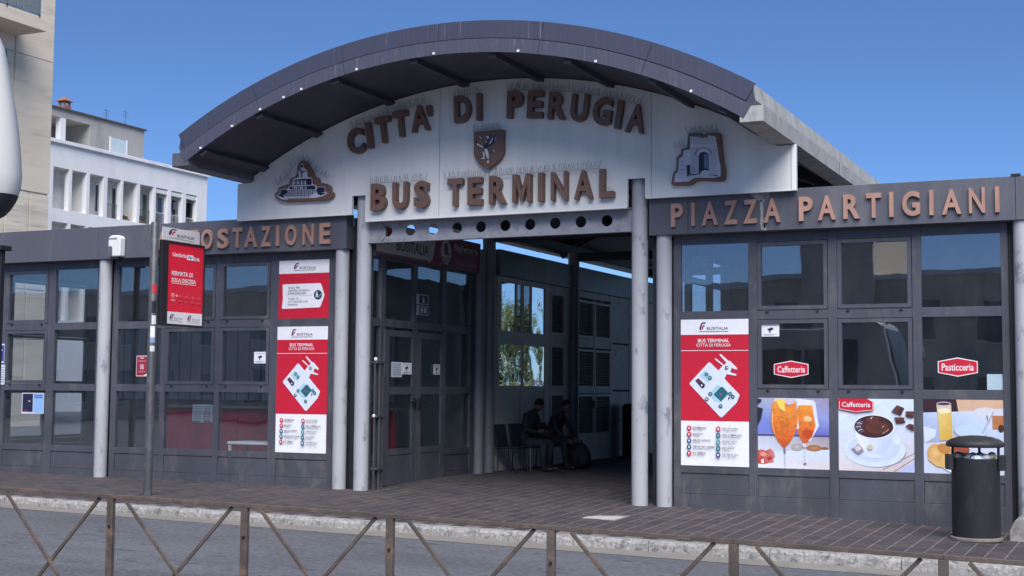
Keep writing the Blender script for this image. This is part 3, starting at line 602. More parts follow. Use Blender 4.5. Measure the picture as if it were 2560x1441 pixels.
# passage side with the ticket office doors
T_pass = lambda p: Vector((-2.20 - p.y, p.x, p.z))
PD = [(.10, .34), (.48, 1.40), (1.52, 2.40), (2.54, 3.46)]
glazing(tick, T_pass, PD, .03, 3.62, -.3, skip={(1, 0), (1, 1), (2, 0), (2, 1)}, gm=M_GLASSD)
for i, (a, b) in ((1, PD[1]), (2, PD[2])):
    d = bpy.data.objects.new('door', None); COL.objects.link(d); d.parent = tick
    mb = MB()
    for q in ((a - .045, a + .09, .07, 2.52), (b - .09, b + .045, .07, 2.52)): mb.box(q[0], q[1], -.03, .0, q[2], q[3], T=T_pass)
    for q in ((.07, .30), (.545, .64), (1.50, 1.62), (2.42, 2.52)): mb.box(a + .091, b - .091, -.028, -.001, q[0], q[1], T=T_pass)
    mb.build('door_frame', M_FRAME, d)
    MB().box(a + .091, b - .091, -.018, -.008, .30, .545, T=T_pass).build('door_panel', M_FRAME, d)
    for z0, z1 in ((.64, 1.50), (1.62, 2.42)): MB().box(a + .09, b - .09, -.016, -.010, z0, z1, T=T_pass).build('door_pane', M_GLASSD, d)
    h = MB(); u = b - .02 if i == 1 else a + .02
    h.box(u - .03, u + .03, -.06, -.03, 1.26, 1.44, T=T_pass); h.box(u - (.2 if i == 1 else .02), u + (.02 if i == 1 else .14), -.085, -.06, 1.36, 1.39, T=T_pass); h.build('door_handle', M_DARK, d)
fascia(tick, .03, 3.72, T_pass, (), y0=-.06, y1=.06, z0=3.655, z1=4.2)
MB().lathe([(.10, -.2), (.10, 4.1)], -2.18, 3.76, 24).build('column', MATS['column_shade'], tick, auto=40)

# ---- service block deeper in the passage: same wall line
serv = thing('service_block', 'pale wall with louvred doors and mirrored windows in the passage behind the seated people', 'pavilion')
LITE = mat('pale_panel', (.52, .48, .43, 1), .55, var=.12, dirt=(.25, .24, .22, 1), dirtamt=.5, dscale=2)
LITE2 = mat('pale_frame', (.48, .45, .41, 1), .5, var=.12)
M_LOUV = mat('louvre_slat', (.15, .145, .14, 1), .5, var=.15)
M_MIRR = glass('mirror_film', (.05, .05, .05, 1), .80, wob=.9)
T_s = lambda p: Vector((-2.20 - p.y, p.x, p.z))
def sb(name, m, u0, u1, z0, z1, d0=0.0, d1=.05, par=None, bevel=0): return MB().box(u0, u1, d0, d1, z0, z1, T=T_s).build(name, m, par or serv, bevel=bevel)
for u0, u1 in ((4.58, 4.66), (5.66, 5.74), (6.76, 7.02), (7.78, 8.40), (10.42, 10.56), (11.62, 11.72)): sb('mullion', LITE2, u0, u1, -.2, 3.70, 0, .06)
for u0, u1 in ((4.66, 5.66), (5.74, 6.76)):
    for z0, z1 in ((1.58, 1.66), (2.44, 2.69), (3.60, 3.70)): sb('transom', LITE2, u0, u1, z0, z1, .002, .058)
    sb('mirror_pane', M_MIRR, u0, u1, 1.66, 2.44, .012, .02); sb('lower_panel', LITE, u0, u1, -.2, 1.58, .015, .05)
for k in range(3):
    a = 4.70 + k * .69; s_ = sb('window_frame', LITE2, a, a + .045, 2.69, 3.60, .003, .05); sb('pane', M_MIRR if k != 1 else M_GLASSD, a + .045, a + .645, 2.69, 3.60, .02, .026, s_)
def louvre(u0, u1, z0, z1):
    f = sb('louvre_frame', LITE2, u0, u0 + .05, z0, z1, -.012, .05)
    sb('louvre_frame', LITE2, u1 - .05, u1, z0, z1, -.012, .05); sb('louvre_frame', LITE2, u0 + .05, u1 - .05, z0, z0 + .05, -.012, .05); sb('louvre_frame', LITE2, u0 + .05, u1 - .05, z1 - .05, z1, -.012, .05)
    sb('louvre_back', M_DARK, u0 + .05, u1 - .05, z0 + .05, z1 - .05, .045, .05, f)
    z = z0 + .06
    while z < z1 - .08:
        MB().add([T_s(Vector(p)) for p in ((u0 + .05, -.004, z), (u1 - .05, -.004, z), (u1 - .05, .04, z + .035), (u0 + .05, .04, z + .035), (u0 + .05, -.004, z + .006), (u1 - .05, -.004, z + .006), (u1 - .05, .04, z + .041), (u0 + .05, .04, z + .041))],
                 [(0, 1, 2, 3), (4, 7, 6, 5), (0, 4, 5, 1), (3, 2, 6, 7)]).build('slat', M_LOUV, f, fix=False); z += .052
for z0, z1 in ((2.70, 3.56), (1.62, 2.50), (.62, 1.52)): louvre(7.04, 7.76, z0, z1)
for u0, u1 in ((8.42, 9.40), (9.46, 10.40)):
    for z0, z1 in ((2.70, 3.50), (1.62, 2.46), (.62, 1.50)): louvre(u0, u1, z0, z1)
for u0, u1 in ((7.02, 7.78), (8.40, 10.42)):
    for z0, z1 in ((-.2, .62), (1.52, 1.62), (2.50, 2.70), (3.56, 3.70)): sb('rail_panel', LITE, u0 + .002, u1 - .002, z0, z1, .006, .056)
sb('meeting_stile', LITE2, 9.402, 9.458, .62, 3.55, .0, .056)
sb('door_handle', M_DARK, 9.36, 9.44, 1.20, 1.36, -.05, -.013)
for z0, z1 in ((-.2, .9), (.92, 1.56), (1.60, 2.62), (2.66, 3.70)): sb('wall_panel', LITE, 10.56, 11.62, z0, z1, .008, .05, bevel=.004)
bx('core', M_PINT, serv, -9.5, -2.27, 4.56, 13.4, -.2, 3.9); fascia(serv, 4.56, 13.4, T_s, (), y0=-.05, y1=.06, z0=3.705, z1=4.19)
sb('wall_panel', LITE, 11.72, 13.4, -.2, 3.70, .006, .06)

rs = thing('passage_light_blocker', 'plain dark grey block added out of view behind the cafe to keep daylight out of the passage', 'pavilion')  # unseen block added behind the cafe so less daylight enters the passage
bx('wall', M_FASC, rs, 2.5, 9.0, 4.76, 13.0, -.3, 3.9); bx('blocker_top', M_FASC, rs, 2.47, 9.05, 4.77, 13.05, 3.901, 4.19)

# ================================================================== POSTERS AND SIGNS
def map_poster(x0, z0, w, h, label):
    P = Print((40, 35, 672, 1400), w, h)
    P.rect(40, 35, 672, 1400, REDP); P.rect(40, 35, 672, 178, WHT); P.rect(40, 985, 672, 1400, WHT)
    fs_logo(P, 215, 62, 270, 72)
    P.text('BUS TERMINAL', 203, 218, 495, 250, WHT, .016); P.text('CITTÀ DI PERUGIA', 187, 262, 510, 291, WHT, .0)
    P.rect(40, 325, 672, 330, WHT)
    P.poly([(300, 441), (312, 437), (324, 444), (394, 514), (434, 468), (363, 412), (362, 402), (374, 402), (448, 464), (468, 440), (406, 370), (408, 358), (420, 362), (488, 424), (500, 422), (568, 490), (567, 502), (556, 504), (516, 490), (504, 530), (558, 546), (562, 556), (552, 562), (470, 547), (450, 590), (588, 736), (588, 746), (560, 812), (430, 944), (418, 948), (406, 942), (126, 646), (122, 636), (128, 626)], rgb(214, 222, 232))
    LB = rgb(168, 204, 218)
    P.poly([(270, 512), (340, 576), (297, 630), (224, 566)], LB); P.poly([(388, 640), (486, 735), (402, 815), (350, 795), (300, 722), (345, 690)], LB); P.poly([(415, 815), (438, 845), (415, 868), (392, 845)], LB)
    P.poly([(176, 610), (206, 585), (270, 645), (262, 672), (240, 684)], rgb(66, 44, 72)); P.ell(206, 616, 8, 8, REDP); P.ell(238, 652, 8, 8, WHT)
    P.poly([(412, 670), (434, 664), (484, 718), (480, 734), (418, 802), (350, 736)], TEAL); P.ell(418, 735, 13, 13, rgb(180, 60, 80)); P.ell(421, 735, 7, 7, TEAL)
    for x, y in ((283, 550), (315, 584), (318, 732), (503, 728), (528, 755), (415, 844)): P.ell(x, y, 18, 18, rgb(28, 70, 92), 14); P.ell(x, y, 10, 10, rgb(120, 170, 180), 12)
    P.ell(287, 779, 17, 17, NAVY, 14); P.ell(287, 779, 8, 8, WHT, 12); P.ell(472, 487, 16, 16, rgb(110, 24, 50), 14); P.ell(476, 487, 7, 7, WHT, 10); P.poly([(488, 762), (502, 752), (500, 774), (484, 780)], INK)
    for i, (a, b, c) in enumerate([('INFORMAZIONI', 'INFO POINT', REDP), ('BIGLIETTI', 'TICKETS', REDP), ('SERVIZI IGIENICI', 'TOILETS', rgb(38, 92, 140)), ('SERVIZI PER DISABILI', 'ACCESSIBLE TOILETS', TEAL), ('BUS TERMINAL', 'BUS TERMINAL', REDP)]):
        y = 1052 + i * 58.3; P.ell(121, y, 22, 23, c, 16); P.ell(121, y, 7, 12, WHT, 10); w_ = len(a) * 10.4; P.text(a, 155, y - 13, 155 + w_, y + 3, INK, .012); P.text(b, 157, y + 7, 157 + len(b) * 9.4, y + 20, rgb(90, 92, 104))
    for i, (a, b, c) in enumerate([("SALA D'ATTESA", 'WAITING ROOM', REDP), ('AREA COMMERCIALE', 'COMMERCIAL AREA', rgb(36, 96, 124)), ('CENTRO CITTÀ', 'CITY CENTRE', rgb(90, 150, 158)), ('PARCHEGGIO', 'PARKING', TEAL), ('VOI SIETE QUI', 'YOU ARE HERE', rgb(34, 40, 120))]):
        y = 1056 + i * 60; P.ell(395, y, 22, 24, c, 16); P.ell(395, y, 9, 12, WHT if i in (0, 4) else rgb(150, 190, 196), 10); P.text(a, 430, y - 14, 430 + len(a) * 11.5, y + 2, INK, .012); P.text(b, 432, y + 6, 432 + len(b) * 10.6, y + 20, rgb(90, 92, 104))
    return tag(P.build('map_poster', front(x0, z0, .0015)), label, 'poster', 'terminal map posters')
map_poster(2.822, .572, .958, 2.005, 'tall red and white terminal map poster on the cafe pavilion, right of the portal')
map_poster(-3.905, .572, .950, 1.99, 'tall red and white terminal map poster on the ticket office, below the stairs sign')
P = Print((65, 35, 417, 442), .95, .93); P.rect(65, 35, 417, 442, REDP); P.rect(65, 35, 417, 128, WHT); fs_logo(P, 168, 56, 155, 42)
P.poly([(92, 206), (100, 202), (354, 200), (362, 206), (386, 280), (384, 292), (360, 362), (352, 368), (98, 374), (90, 368), (96, 300)], WHT)
for i, (t, x1) in enumerate([('SCALE PER', 216), ('CENTRO STORICO', 280), ('E PARCHEGGIO', 260)]): P.text(t, 132, 221 + 20 * i, x1, 235 + 20 * i, INK, .015)
P.line([(120, 285), (300, 284)], 1.5, rgb(150, 150, 160))
for i, (t, x1) in enumerate([('STAIRS TO', 210), ('CITY CENTRE AND', 272), ('PARKING', 202)]): P.text(t, 132, 299 + 20 * i, x1, 312 + 20 * i, rgb(70, 72, 90))
P.ell(342, 281, 28, 33, rgb(24, 62, 84), 24); P.ell(334, 262, 4, 5, WHT, 10); P.poly([(329, 268), (339, 268), (342, 282), (338, 296), (333, 296), (334, 284), (328, 298), (324, 296), (330, 280)], WHT); P.line([(338, 300), (348, 294), (352, 288), (360, 282), (366, 276)], 2.5, WHT)
tag(P.build('stairs_sign', front(-3.904, 2.692, .012)), 'square red sign with white arrow to the stairs and city centre', 'sign')

def badge(txt, px0, py0, px1, py1, y, label, name, T0=None):
    a, b = atY(px0, py1, y), atY(px1, py0, y); w, h = b.x - a.x, b.z - a.z
    t = thing(name, label, 'sign'); P = Print((0, 0, 100, 50), w, h); o = [(0, 10), (50, 0), (100, 10), (100, 40), (50, 50), (0, 40)]
    P.poly(o, WHT); P.poly([(2, 11.5), (50, 2.5), (98, 11.5), (98, 38.5), (50, 47.5), (2, 38.5)], REDP); P.text(txt, 10, 16, 90, 34, WHT, .008)
    mb = MB(); mb.c = []; F = front(a.x, a.z, y)
    for pts, fs, cs, n in P.L: mb.add([F(u, v, .0005 * n) for u, v in pts], fs); mb.c += cs
    mb.build('badge_face', M_PRINT, t, fix=False); return t
badge('Caffetteria', 1935, 902, 2021, 945, .022, 'small red Caffetteria badge on dark glass above the spritz picture', 'cafe_badge')
badge('Pasticceria', 2345, 894, 2444, 942, .022, 'small red Pasticceria badge on dark glass above the juice picture', 'pastry_badge')

# ---- food pictures in the bottom row
O1, O2, O3 = rgb(222, 122, 40), rgb(192, 74, 32), rgb(226, 140, 52)
P = Print((95, 95, 1192, 1182), .958, .938); BLU, LAV = rgb(112, 128, 196), rgb(172, 178, 208)
P.rect(95, 95, 1192, 1182, LAV); P.rect(95, 95, 1192, 420, None, [rgb(168, 172, 190), rgb(150, 140, 168), rgb(140, 150, 206), rgb(120, 138, 210)]); P.rect(95, 420, 1192, 680, None, [rgb(120, 138, 210), rgb(140, 150, 206), rgb(96, 104, 180), rgb(118, 128, 200)]); P.rect(95, 660, 1192, 690, rgb(80, 78, 110))
P.poly([(95, 690), (1192, 690), (1192, 900), (95, 930)], None, [rgb(190, 196, 214), rgb(150, 140, 156), rgb(180, 168, 170), rgb(206, 214, 230)]); P.poly([(95, 930), (1192, 880), (1192, 1182), (95, 1182)], None, [rgb(206, 220, 238), rgb(198, 214, 236), rgb(214, 200, 204), rgb(226, 230, 238)])
P.ell(960, 860, 120, 50, rgb(152, 96, 66), c2=rgb(186, 130, 92)); P.ell(1120, 860, 60, 22, rgb(140, 88, 66)); P.ell(700, 850, 90, 60, rgb(160, 150, 150), c2=rgb(190, 180, 178))
P.poly([(95, 910), (150, 895), (215, 920), (290, 880), (345, 930), (360, 1000), (330, 1060), (350, 1090), (280, 1100), (200, 1125), (95, 1118)], None, [rgb(190, 84, 74), rgb(206, 110, 96), rgb(180, 66, 60), rgb(200, 120, 110), rgb(206, 132, 120), rgb(186, 96, 88), rgb(200, 120, 112), rgb(214, 170, 166), rgb(190, 90, 80), rgb(206, 120, 106), rgb(176, 60, 56)]); P.poly([(120, 960), (190, 930), (240, 970), (200, 1010), (150, 1000)], rgb(222, 150, 132)); P.poly([(230, 1030), (300, 990), (320, 1040), (260, 1070)], rgb(166, 50, 50)); P.poly([(140, 1060), (180, 1040), (190, 1110), (150, 1110)], rgb(240, 220, 214))
def glassp(cx, top, bot, r, tilt, cA, cB):
    n = 16; w = []
    for i in range(n + 1):
        t = i / n; k = (.84 + .16 * sin(min(1, t / .42) * pi / 2)) if t < .42 else max(.07, max(0.0, cos((t - .42) / .58 * pi / 2)) ** .75); w.append((t, k))
    mixc = lambda t, s_=1.0: tuple(min(1, (a + (b - a) * t) * s_) for a, b in zip(cA, cB)); rnd = random.Random(int(cx))
    for i in range(n):
        for q in range(6):
            f0, f1 = -1 + q / 3, -1 + (q + 1) / 3; pt = lambda j, f: (cx + r * w[j][1] * f + tilt * w[j][0], top + (bot - top) * w[j][0])
            P.n -= 1 if (i or q) else 0
            P.poly([pt(i, f0), pt(i, f1), pt(i + 1, f1), pt(i + 1, f0)], None, [mixc(w[i][0], .78 + .5 * rnd.random()) for _ in range(4)])
P.poly([(690, 100), (960, 130), (1040, 520), (900, 760), (780, 720)], rgb(222, 220, 228)); glassp(855, 205, 800, 152, -30, O3, O2); P.poly([(800, 390), (870, 365), (935, 400), (920, 450), (830, 455)], rgb(228, 190, 142)); P.poly([(780, 600), (860, 560), (960, 600), (930, 700), (850, 720), (800, 680)], rgb(188, 72, 26)); P.poly([(930, 150), (985, 150), (1035, 520), (990, 530)], rgb(214, 218, 236))
P.poly([(620, 180), (690, 170), (735, 560), (680, 580)], rgb(226, 224, 232)); P.poly([(350, 100), (700, 100), (690, 160), (340, 160)], rgb(196, 196, 212)); glassp(510, 150, 860, 206, -5, O3, O2); P.poly([(430, 470), (500, 440), (540, 520), (480, 560)], rgb(196, 104, 40)); P.poly([(560, 300), (630, 330), (620, 420), (560, 400)], rgb(216, 140, 70)); P.line([(330, 300), (322, 500), (360, 660)], 10, rgb(238, 196, 120)); P.poly([(375, 110), (520, 110), (520, 310), (440, 260)], rgb(236, 206, 96)); P.ell(590, 150, 70, 50, rgb(206, 186, 206))
P.line([(510, 850), (515, 950)], 30, rgb(120, 112, 124)); P.line([(518, 950), (520, 1175)], 9, rgb(170, 176, 196)); P.line([(815, 790), (820, 850)], 50, rgb(206, 204, 206)); P.line([(825, 880), (826, 1090)], 8, rgb(186, 190, 206)); P.ell(826, 1098, 26, 14, rgb(130, 126, 140))
P.poly([(95, 105), (160, 120), (150, 160), (95, 190)], INK); P.poly([(95, 240), (180, 262), (150, 420), (95, 525)], rgb(38, 36, 46))
tag(P.build('spritz_picture', front(3.901, .571, .010)), 'picture panel of two orange spritz glasses under the Caffetteria badge', 'picture')
P = Print((1322, 118, 2494, 1228), .963, .938); P.rect(1322, 118, 2494, 1228, rgb(206, 218, 232)); P.poly([(1322, 640), (2494, 420), (2494, 1228), (1322, 1228)], None, [rgb(202, 212, 228), rgb(206, 218, 236), rgb(200, 184, 186), rgb(214, 206, 210)])
P.poly([(1330, 300), (2020, 140), (2030, 150), (1340, 480)], rgb(214, 222, 236)); P.poly([(2230, 1228), (2494, 1060), (2494, 1228)], rgb(176, 188, 226)); P.line([(2180, 1225), (2494, 1020)], 9, rgb(110, 96, 110)); P.line([(2010, 1200), (2494, 940)], 14, rgb(164, 140, 138))
P.ell(1900, 930, 470, 240, rgb(150, 140, 146), 36); P.ell(1880, 900, 480, 262, rgb(206, 220, 240), 40, c2=rgb(186, 200, 226)); P.ell(1880, 872, 400, 200, rgb(190, 204, 230), 36, c2=rgb(204, 216, 238))
P.poly([(1570, 520), (2200, 520), (2180, 700), (2090, 880), (2010, 1000), (1760, 1000), (1660, 860), (1590, 680)], None, [rgb(226, 230, 240), rgb(196, 208, 230), rgb(190, 202, 228), rgb(184, 198, 226), rgb(186, 198, 224), rgb(206, 216, 236), rgb(220, 226, 240), rgb(228, 232, 242)])
P.ell(2235, 740, 90, 110, rgb(196, 208, 230), 20); P.ell(2225, 740, 62, 78, rgb(206, 218, 236), 20); P.ell(1885, 1000, 130, 30, rgb(206, 216, 236))
P.ell(1880, 550, 318, 184, rgb(224, 228, 238), 36); P.ell(1876, 546, 304, 172, rgb(58, 30, 30), 36, c2=rgb(88, 46, 40)); P.ell(1930, 560, 180, 90, rgb(96, 52, 44), c2=rgb(78, 40, 36)); P.ell(1860, 440, 100, 48, rgb(92, 50, 44))
for k in range(7): a = 2.4 + k * .22; P.line([(1876 + 280 * cos(a), 546 + 150 * sin(a)), (1876 + 230 * cos(a + .1), 546 + 120 * sin(a + .1)), (1876 + 200 * cos(a + .04), 546 + 96 * sin(a + .04))], 12, rgb(190, 190, 214) if k % 2 else rgb(120, 110, 130))
P.line([(2010, 650), (2080, 610), (2110, 580)], 10, rgb(190, 160, 150)); P.line([(1830, 430), (1860, 395)], 12, rgb(206, 196, 200)); P.line([(2010, 560), (2035, 530)], 9, rgb(200, 180, 176))
P.poly([(1520, 880), (1560, 880), (1640, 810), (1700, 880), (1720, 920), (1640, 975), (1580, 940)], rgb(150, 130, 140)); P.poly([(1570, 880), (1640, 830), (1690, 890), (1620, 930)], rgb(206, 198, 210)); P.ell(1820, 860, 46, 40, rgb(206, 188, 160))
for pts in ([(2155, 310), (2240, 210), (2355, 255), (2300, 370)], [(2195, 398), (2340, 395), (2370, 480), (2230, 490)], [(2370, 305), (2494, 300), (2494, 405), (2380, 385)], [(2365, 530), (2430, 490), (2494, 505), (2494, 610)]): P.poly(pts, rgb(72, 40, 42)); P.poly([(x + 8, y + 8) for x, y in pts[:2]] + [((pts[1][0] + pts[2][0]) / 2, (pts[1][1] + pts[2][1]) / 2 + 14), ((pts[0][0] + pts[3][0]) / 2, (pts[0][1] + pts[3][1]) / 2)], rgb(92, 54, 52))
P.poly([(1322, 125), (1345, 118), (1780, 118), (1880, 175), (1880, 300), (1600, 335), (1335, 285)], REDP); P.line([(1345, 160), (1345, 278), (1600, 320), (1868, 290), (1868, 180)], 6, WHT); P.text('Caffetteria', 1385, 172, 1830, 246, WHT, .006)
tag(P.build('hot_chocolate_picture', front(4.981, .571, .010)), 'picture panel of a cup of hot chocolate on a saucer', 'picture')
P = Print((120, 556, 930, 1300), .970, .938); P.rect(120, 556, 930, 1300, rgb(196, 204, 222)); P.rect(120, 556, 930, 690, rgb(206, 170, 142)); P.poly([(120, 556), (460, 556), (480, 680), (120, 690)], rgb(52, 26, 38)); P.poly([(120, 690), (480, 676), (930, 640), (930, 930), (120, 1000)], None, [rgb(178, 196, 226), rgb(190, 204, 228), rgb(206, 208, 220), rgb(190, 204, 230), rgb(150, 160, 190)])
P.ell(750, 680, 120, 50, rgb(206, 206, 214)); P.poly([(120, 830), (250, 860), (240, 930), (130, 1000)], rgb(206, 214, 228)); P.rect(820, 712, 930, 850, rgb(176, 116, 70)); P.ell(905, 840, 30, 40, rgb(70, 40, 36)); P.ell(600, 880, 170, 70, rgb(160, 150, 150)); P.ell(610, 868, 168, 66, rgb(186, 206, 236)); P.line([(720, 890), (780, 780), (835, 675)], 16, rgb(170, 170, 180)); P.line([(768, 710), (772, 760)], 8, rgb(50, 50, 60))
P.poly([(258, 610), (408, 610), (420, 960), (290, 970)], rgb(206, 190, 170)); P.poly([(270, 680), (411, 680), (419, 955), (294, 966)], None, [rgb(222, 196, 120), rgb(214, 180, 90), rgb(206, 160, 60), rgb(214, 170, 72)]); P.ell(335, 672, 70, 26, rgb(232, 220, 184)); P.ell(333, 598, 76, 20, rgb(190, 170, 190)); P.ell(333, 600, 66, 13, rgb(70, 50, 66))
P.ell(330, 1130, 160, 110, rgb(196, 146, 84), rot=.5, c2=rgb(222, 180, 112)); P.ell(240, 1090, 80, 86, rgb(206, 154, 86), c2=rgb(226, 186, 122)); P.ell(330, 1050, 70, 50, rgb(186, 128, 66), rot=.3); P.poly([(160, 1130), (230, 1170), (400, 1200), (390, 1250), (250, 1230), (170, 1170)], rgb(214, 172, 110)); P.poly([(310, 1240), (480, 1270), (480, 1300), (400, 1290)], rgb(228, 230, 240)); P.ell(500, 1060, 90, 50, rgb(150, 70, 50))
tag(P.build('breakfast_picture', front(6.061, .571, .010)), 'picture panel of orange juice and a croissant behind the litter bin', 'picture')

# ---- small notices on the glass
def notice(px0, py0, px1, py1, y, label, paint, w=None, name='notice', cat='notice', x=None):
    if x is None: a, b = atY(px0, py1, y), atY(px1, py0, y); W0, H0, F = b.x - a.x, b.z - a.z, front(a.x, a.z, y)
    else: a, b = atX(px0, py1, x), atX(px1, py0, x); W0, H0, F = b.y - a.y, atX(px0, py0, x).z - a.z, facing_px(a.y, a.z, x)
    P = Print((0, 0, 100, 100), W0, H0); paint(P); return tag(P.build(name, F, back=.002), label, cat)
def cctv(P):
    P.rect(0, 0, 100, 100, WHT); P.poly([(30, 42), (60, 30), (70, 45), (45, 60)], INK); P.poly([(42, 58), (50, 56), (52, 72), (44, 72)], INK); P.text('AREA VIDEOSORVEGLIATA', 12, 12, 88, 19, rgb(80, 90, 130)); P.rect(12, 80, 88, 84, rgb(150, 160, 190)); P.rect(12, 88, 70, 91, rgb(150, 160, 190))
notice(635, 880, 666, 909, .024, 'small white camera surveillance notice beside the tall map poster on the ticket office', cctv)
notice(1904, 809, 1948, 842, .024, 'white camera surveillance notice in the top corner of the Caffetteria window', cctv)
def redn(P): P.rect(0, 0, 100, 100, rgb(150, 44, 60)); P.line([(3, 3), (97, 3), (97, 97), (3, 97), (3, 3)], 4, rgb(206, 190, 196)); P.rect(34, 42, 66, 66, rgb(196, 150, 160)); P.rect(34, 10, 66, 15, rgb(214, 190, 196)); P.rect(18, 24, 82, 30, rgb(190, 110, 124)); P.rect(22, 74, 78, 80, rgb(190, 110, 124)); P.poly([(60, 97), (97, 84), (97, 97)], WHT)
notice(340, 889, 371, 942, .024, 'small dark red notice with white border in the window left of the stop sign pole', redn)
def leaf(P): P.rect(0, 0, 100, 100, rgb(150, 158, 166)); [P.rect(6 + 48 * i, 8 + 11 * k, 46 + 46 * i, 14 + 11 * k, rgb(110, 116, 128)) for i in (0, 1) for k in range(8)]; P.rect(0, 94, 40, 99, INK); P.rect(58, 94, 96, 99, INK)
notice(481, 1012, 532, 1056, .05, 'pair of grey timetable sheets behind the lower glass right of the stop sign pole', leaf)
def broch(P): P.rect(0, 0, 100, 100, rgb(206, 210, 222)); P.rect(3, 4, 50, 92, rgb(34, 34, 66)); P.rect(52, 2, 99, 97, rgb(140, 178, 226)); P.rect(56, 10, 94, 16, rgb(70, 90, 150)); P.rect(56, 20, 94, 25, rgb(70, 90, 150)); P.ell(34, 40, 4, 4, rgb(200, 190, 120)); P.rect(8, 80, 30, 88, rgb(120, 30, 50))
notice(54, 983, 111, 1034, .024, 'open blue and white brochure on the lower glass at the far left', broch)
def plain(P): P.rect(0, 0, 100, 100, rgb(196, 206, 216)); [P.rect(10, 12 + 12 * k, 88, 16 + 12 * k, rgb(130, 136, 160)) for k in range(7)]
notice(0, 912, 13, 962, -.012, 'white lined notice cut by the left edge of the picture', plain)
notice(0, 860, 12, 908, -.012, 'dark blue notice above the white one at the left edge', lambda P: (P.rect(0, 0, 100, 100, rgb(206, 210, 222)), P.rect(0, 8, 92, 92, rgb(52, 60, 130)), P.rect(20, 30, 60, 36, rgb(180, 190, 220))))
notice(2468, 936, 2509, 975, .024, 'blank pale square sticker in the corner of the Pasticceria window', lambda P: P.rect(0, 0, 100, 100, rgb(168, 190, 200)))
notice(1003, 907, 1029, 936, 0, 'small camera notice on the left leaf of the ticket office doors', cctv, x=-2.165)
notice(978, 905, 1005, 943, 0, 'pale opening hours sheet on the left leaf of the ticket office doors', plain, x=-2.166)
notice(1083, 911, 1100, 937, 0, 'small camera notice on the right leaf of the ticket office doors', cctv, x=-2.165)
def info(P): P.rect(0, 0, 100, 100, rgb(176, 178, 188)); P.poly([(26, 8), (90, 8), (94, 12), (94, 88), (90, 92), (26, 92), (22, 88), (22, 12)], rgb(16, 16, 26)); P.ell(58, 26, 7, 7, rgb(190, 190, 200)); P.poly([(48, 40), (65, 40), (65, 72), (72, 72), (72, 80), (46, 80), (46, 72), (53, 72), (53, 48), (48, 48)], rgb(190, 190, 200))
def tmt(P): P.rect(0, 0, 100, 100, rgb(170, 172, 182)); P.poly([(26, 8), (90, 8), (94, 12), (94, 88), (90, 92), (26, 92), (22, 88), (22, 12)], rgb(16, 16, 26)); P.rect(34, 16, 54, 78, rgb(190, 190, 200)); P.rect(62, 16, 82, 78, rgb(190, 190, 200))
notice(1041, 735, 1071, 760, 0, 'black information symbol with a white letter i above the ticket office doors', info, x=-2.20 + .012, name='info_sign', cat='sign')
notice(1041, 763, 1071, 787, 0, 'black ticket symbol just below the information symbol above the doors', tmt, x=-2.20 + .012, name='ticket_sign', cat='sign')
# lettered band over the ticket office doors
P = Print((45, 0, 1520, 500), 3.62, .53); GRW = rgb(188, 180, 176); P.rect(45, 0, 1520, 500, rgb(120, 22, 44)); P.poly([(45, 0), (850, 0), (835, 150), (790, 420), (740, 470), (45, 470)], GRW); P.rect(45, 440, 740, 470, rgb(110, 100, 100))
P.poly([(60, 30), (150, 30), (150, 200), (110, 240), (60, 240)], rgb(150, 140, 140)); P.poly([(110, 60), (160, 60), (160, 240), (120, 300), (100, 300)], rgb(40, 36, 60)); P.poly([(180, 60), (245, 60), (240, 240), (200, 310), (160, 310), (180, 250)], rgb(176, 50, 60))
P.text('BUSITALIA', 300, 210, 735, 370, rgb(44, 40, 60), .012); P.ell(985, 255, 78, 200, GRW, 28); P.poly([(960, 110), (1010, 110), (1020, 260), (1050, 300), (960, 300)], rgb(96, 40, 52)); [P.line([(915, 330 + 28 * k), (975, 345 + 28 * k), (1050, 330 + 28 * k)], 12, rgb(70, 30, 46)) for k in range(4)]
P.text('Biglietteria', 1110, 90, 1480, 200, GRW, .012); P.text('Ticket Office', 1115, 330, 1450, 430, rgb(150, 110, 120))
tag(P.build('ticket_office_sign', facing_px(.06, 3.662, -2.138)), 'white and dark red lettered sign band over the ticket office doors inside the passage', 'sign')

# ---- bus stop sign on its pole
stop = thing('bus_stop_sign', 'red and white bus stop sign on a tall grey pole before the ticket office', 'bus stop sign')
MB().lathe([(.062, -.15), (.062, 4.0), (.05, 4.02)], -4.56, -2.24, 20).build('pole', mat('pole_grey', (.062, .065, .075, 1), .4, var=.12, dirt=(.2, .2, .2, 1), dirtamt=.3, dscale=6), stop, auto=40)
fr_ = MB(); fr_.box(-4.53, -4.47, -2.17, -2.02, 2.50, 3.765); fr_.box(-4.53, -4.468, -2.02, -1.17, 3.735, 3.765); fr_.box(-4.53, -4.468, -2.02, -1.17, 2.50, 2.53); fr_.box(-4.53, -4.468, -1.185, -1.155, 2.53, 3.735); fr_.box(-4.53, -4.49, -2.02, -1.185, 2.53, 3.735)
fr_.build('sign_frame', M_DARK, stop, bevel=.004)
P = Print((205, 318, 637, 1350), .835, 1.205); P.rect(205, 318, 637, 1350, rgb(222, 30, 56)); P.rect(205, 1195, 637, 1350, rgb(226, 224, 226))
P.text('Umbria', 258, 432, 425, 482, WHT, .018); P.rect(432, 440, 508, 506, WHT); P.text('Air', 442, 448, 500, 492, rgb(40, 44, 90), .02); P.text('link', 512, 456, 592, 506, WHT, .018)
P.text('FERMATA DI', 252, 672, 505, 726, WHT, .02); P.text('SOLA DISCESA', 252, 760, 548, 812, WHT, .02); P.line([(252, 828), (548, 828)], 6, WHT)
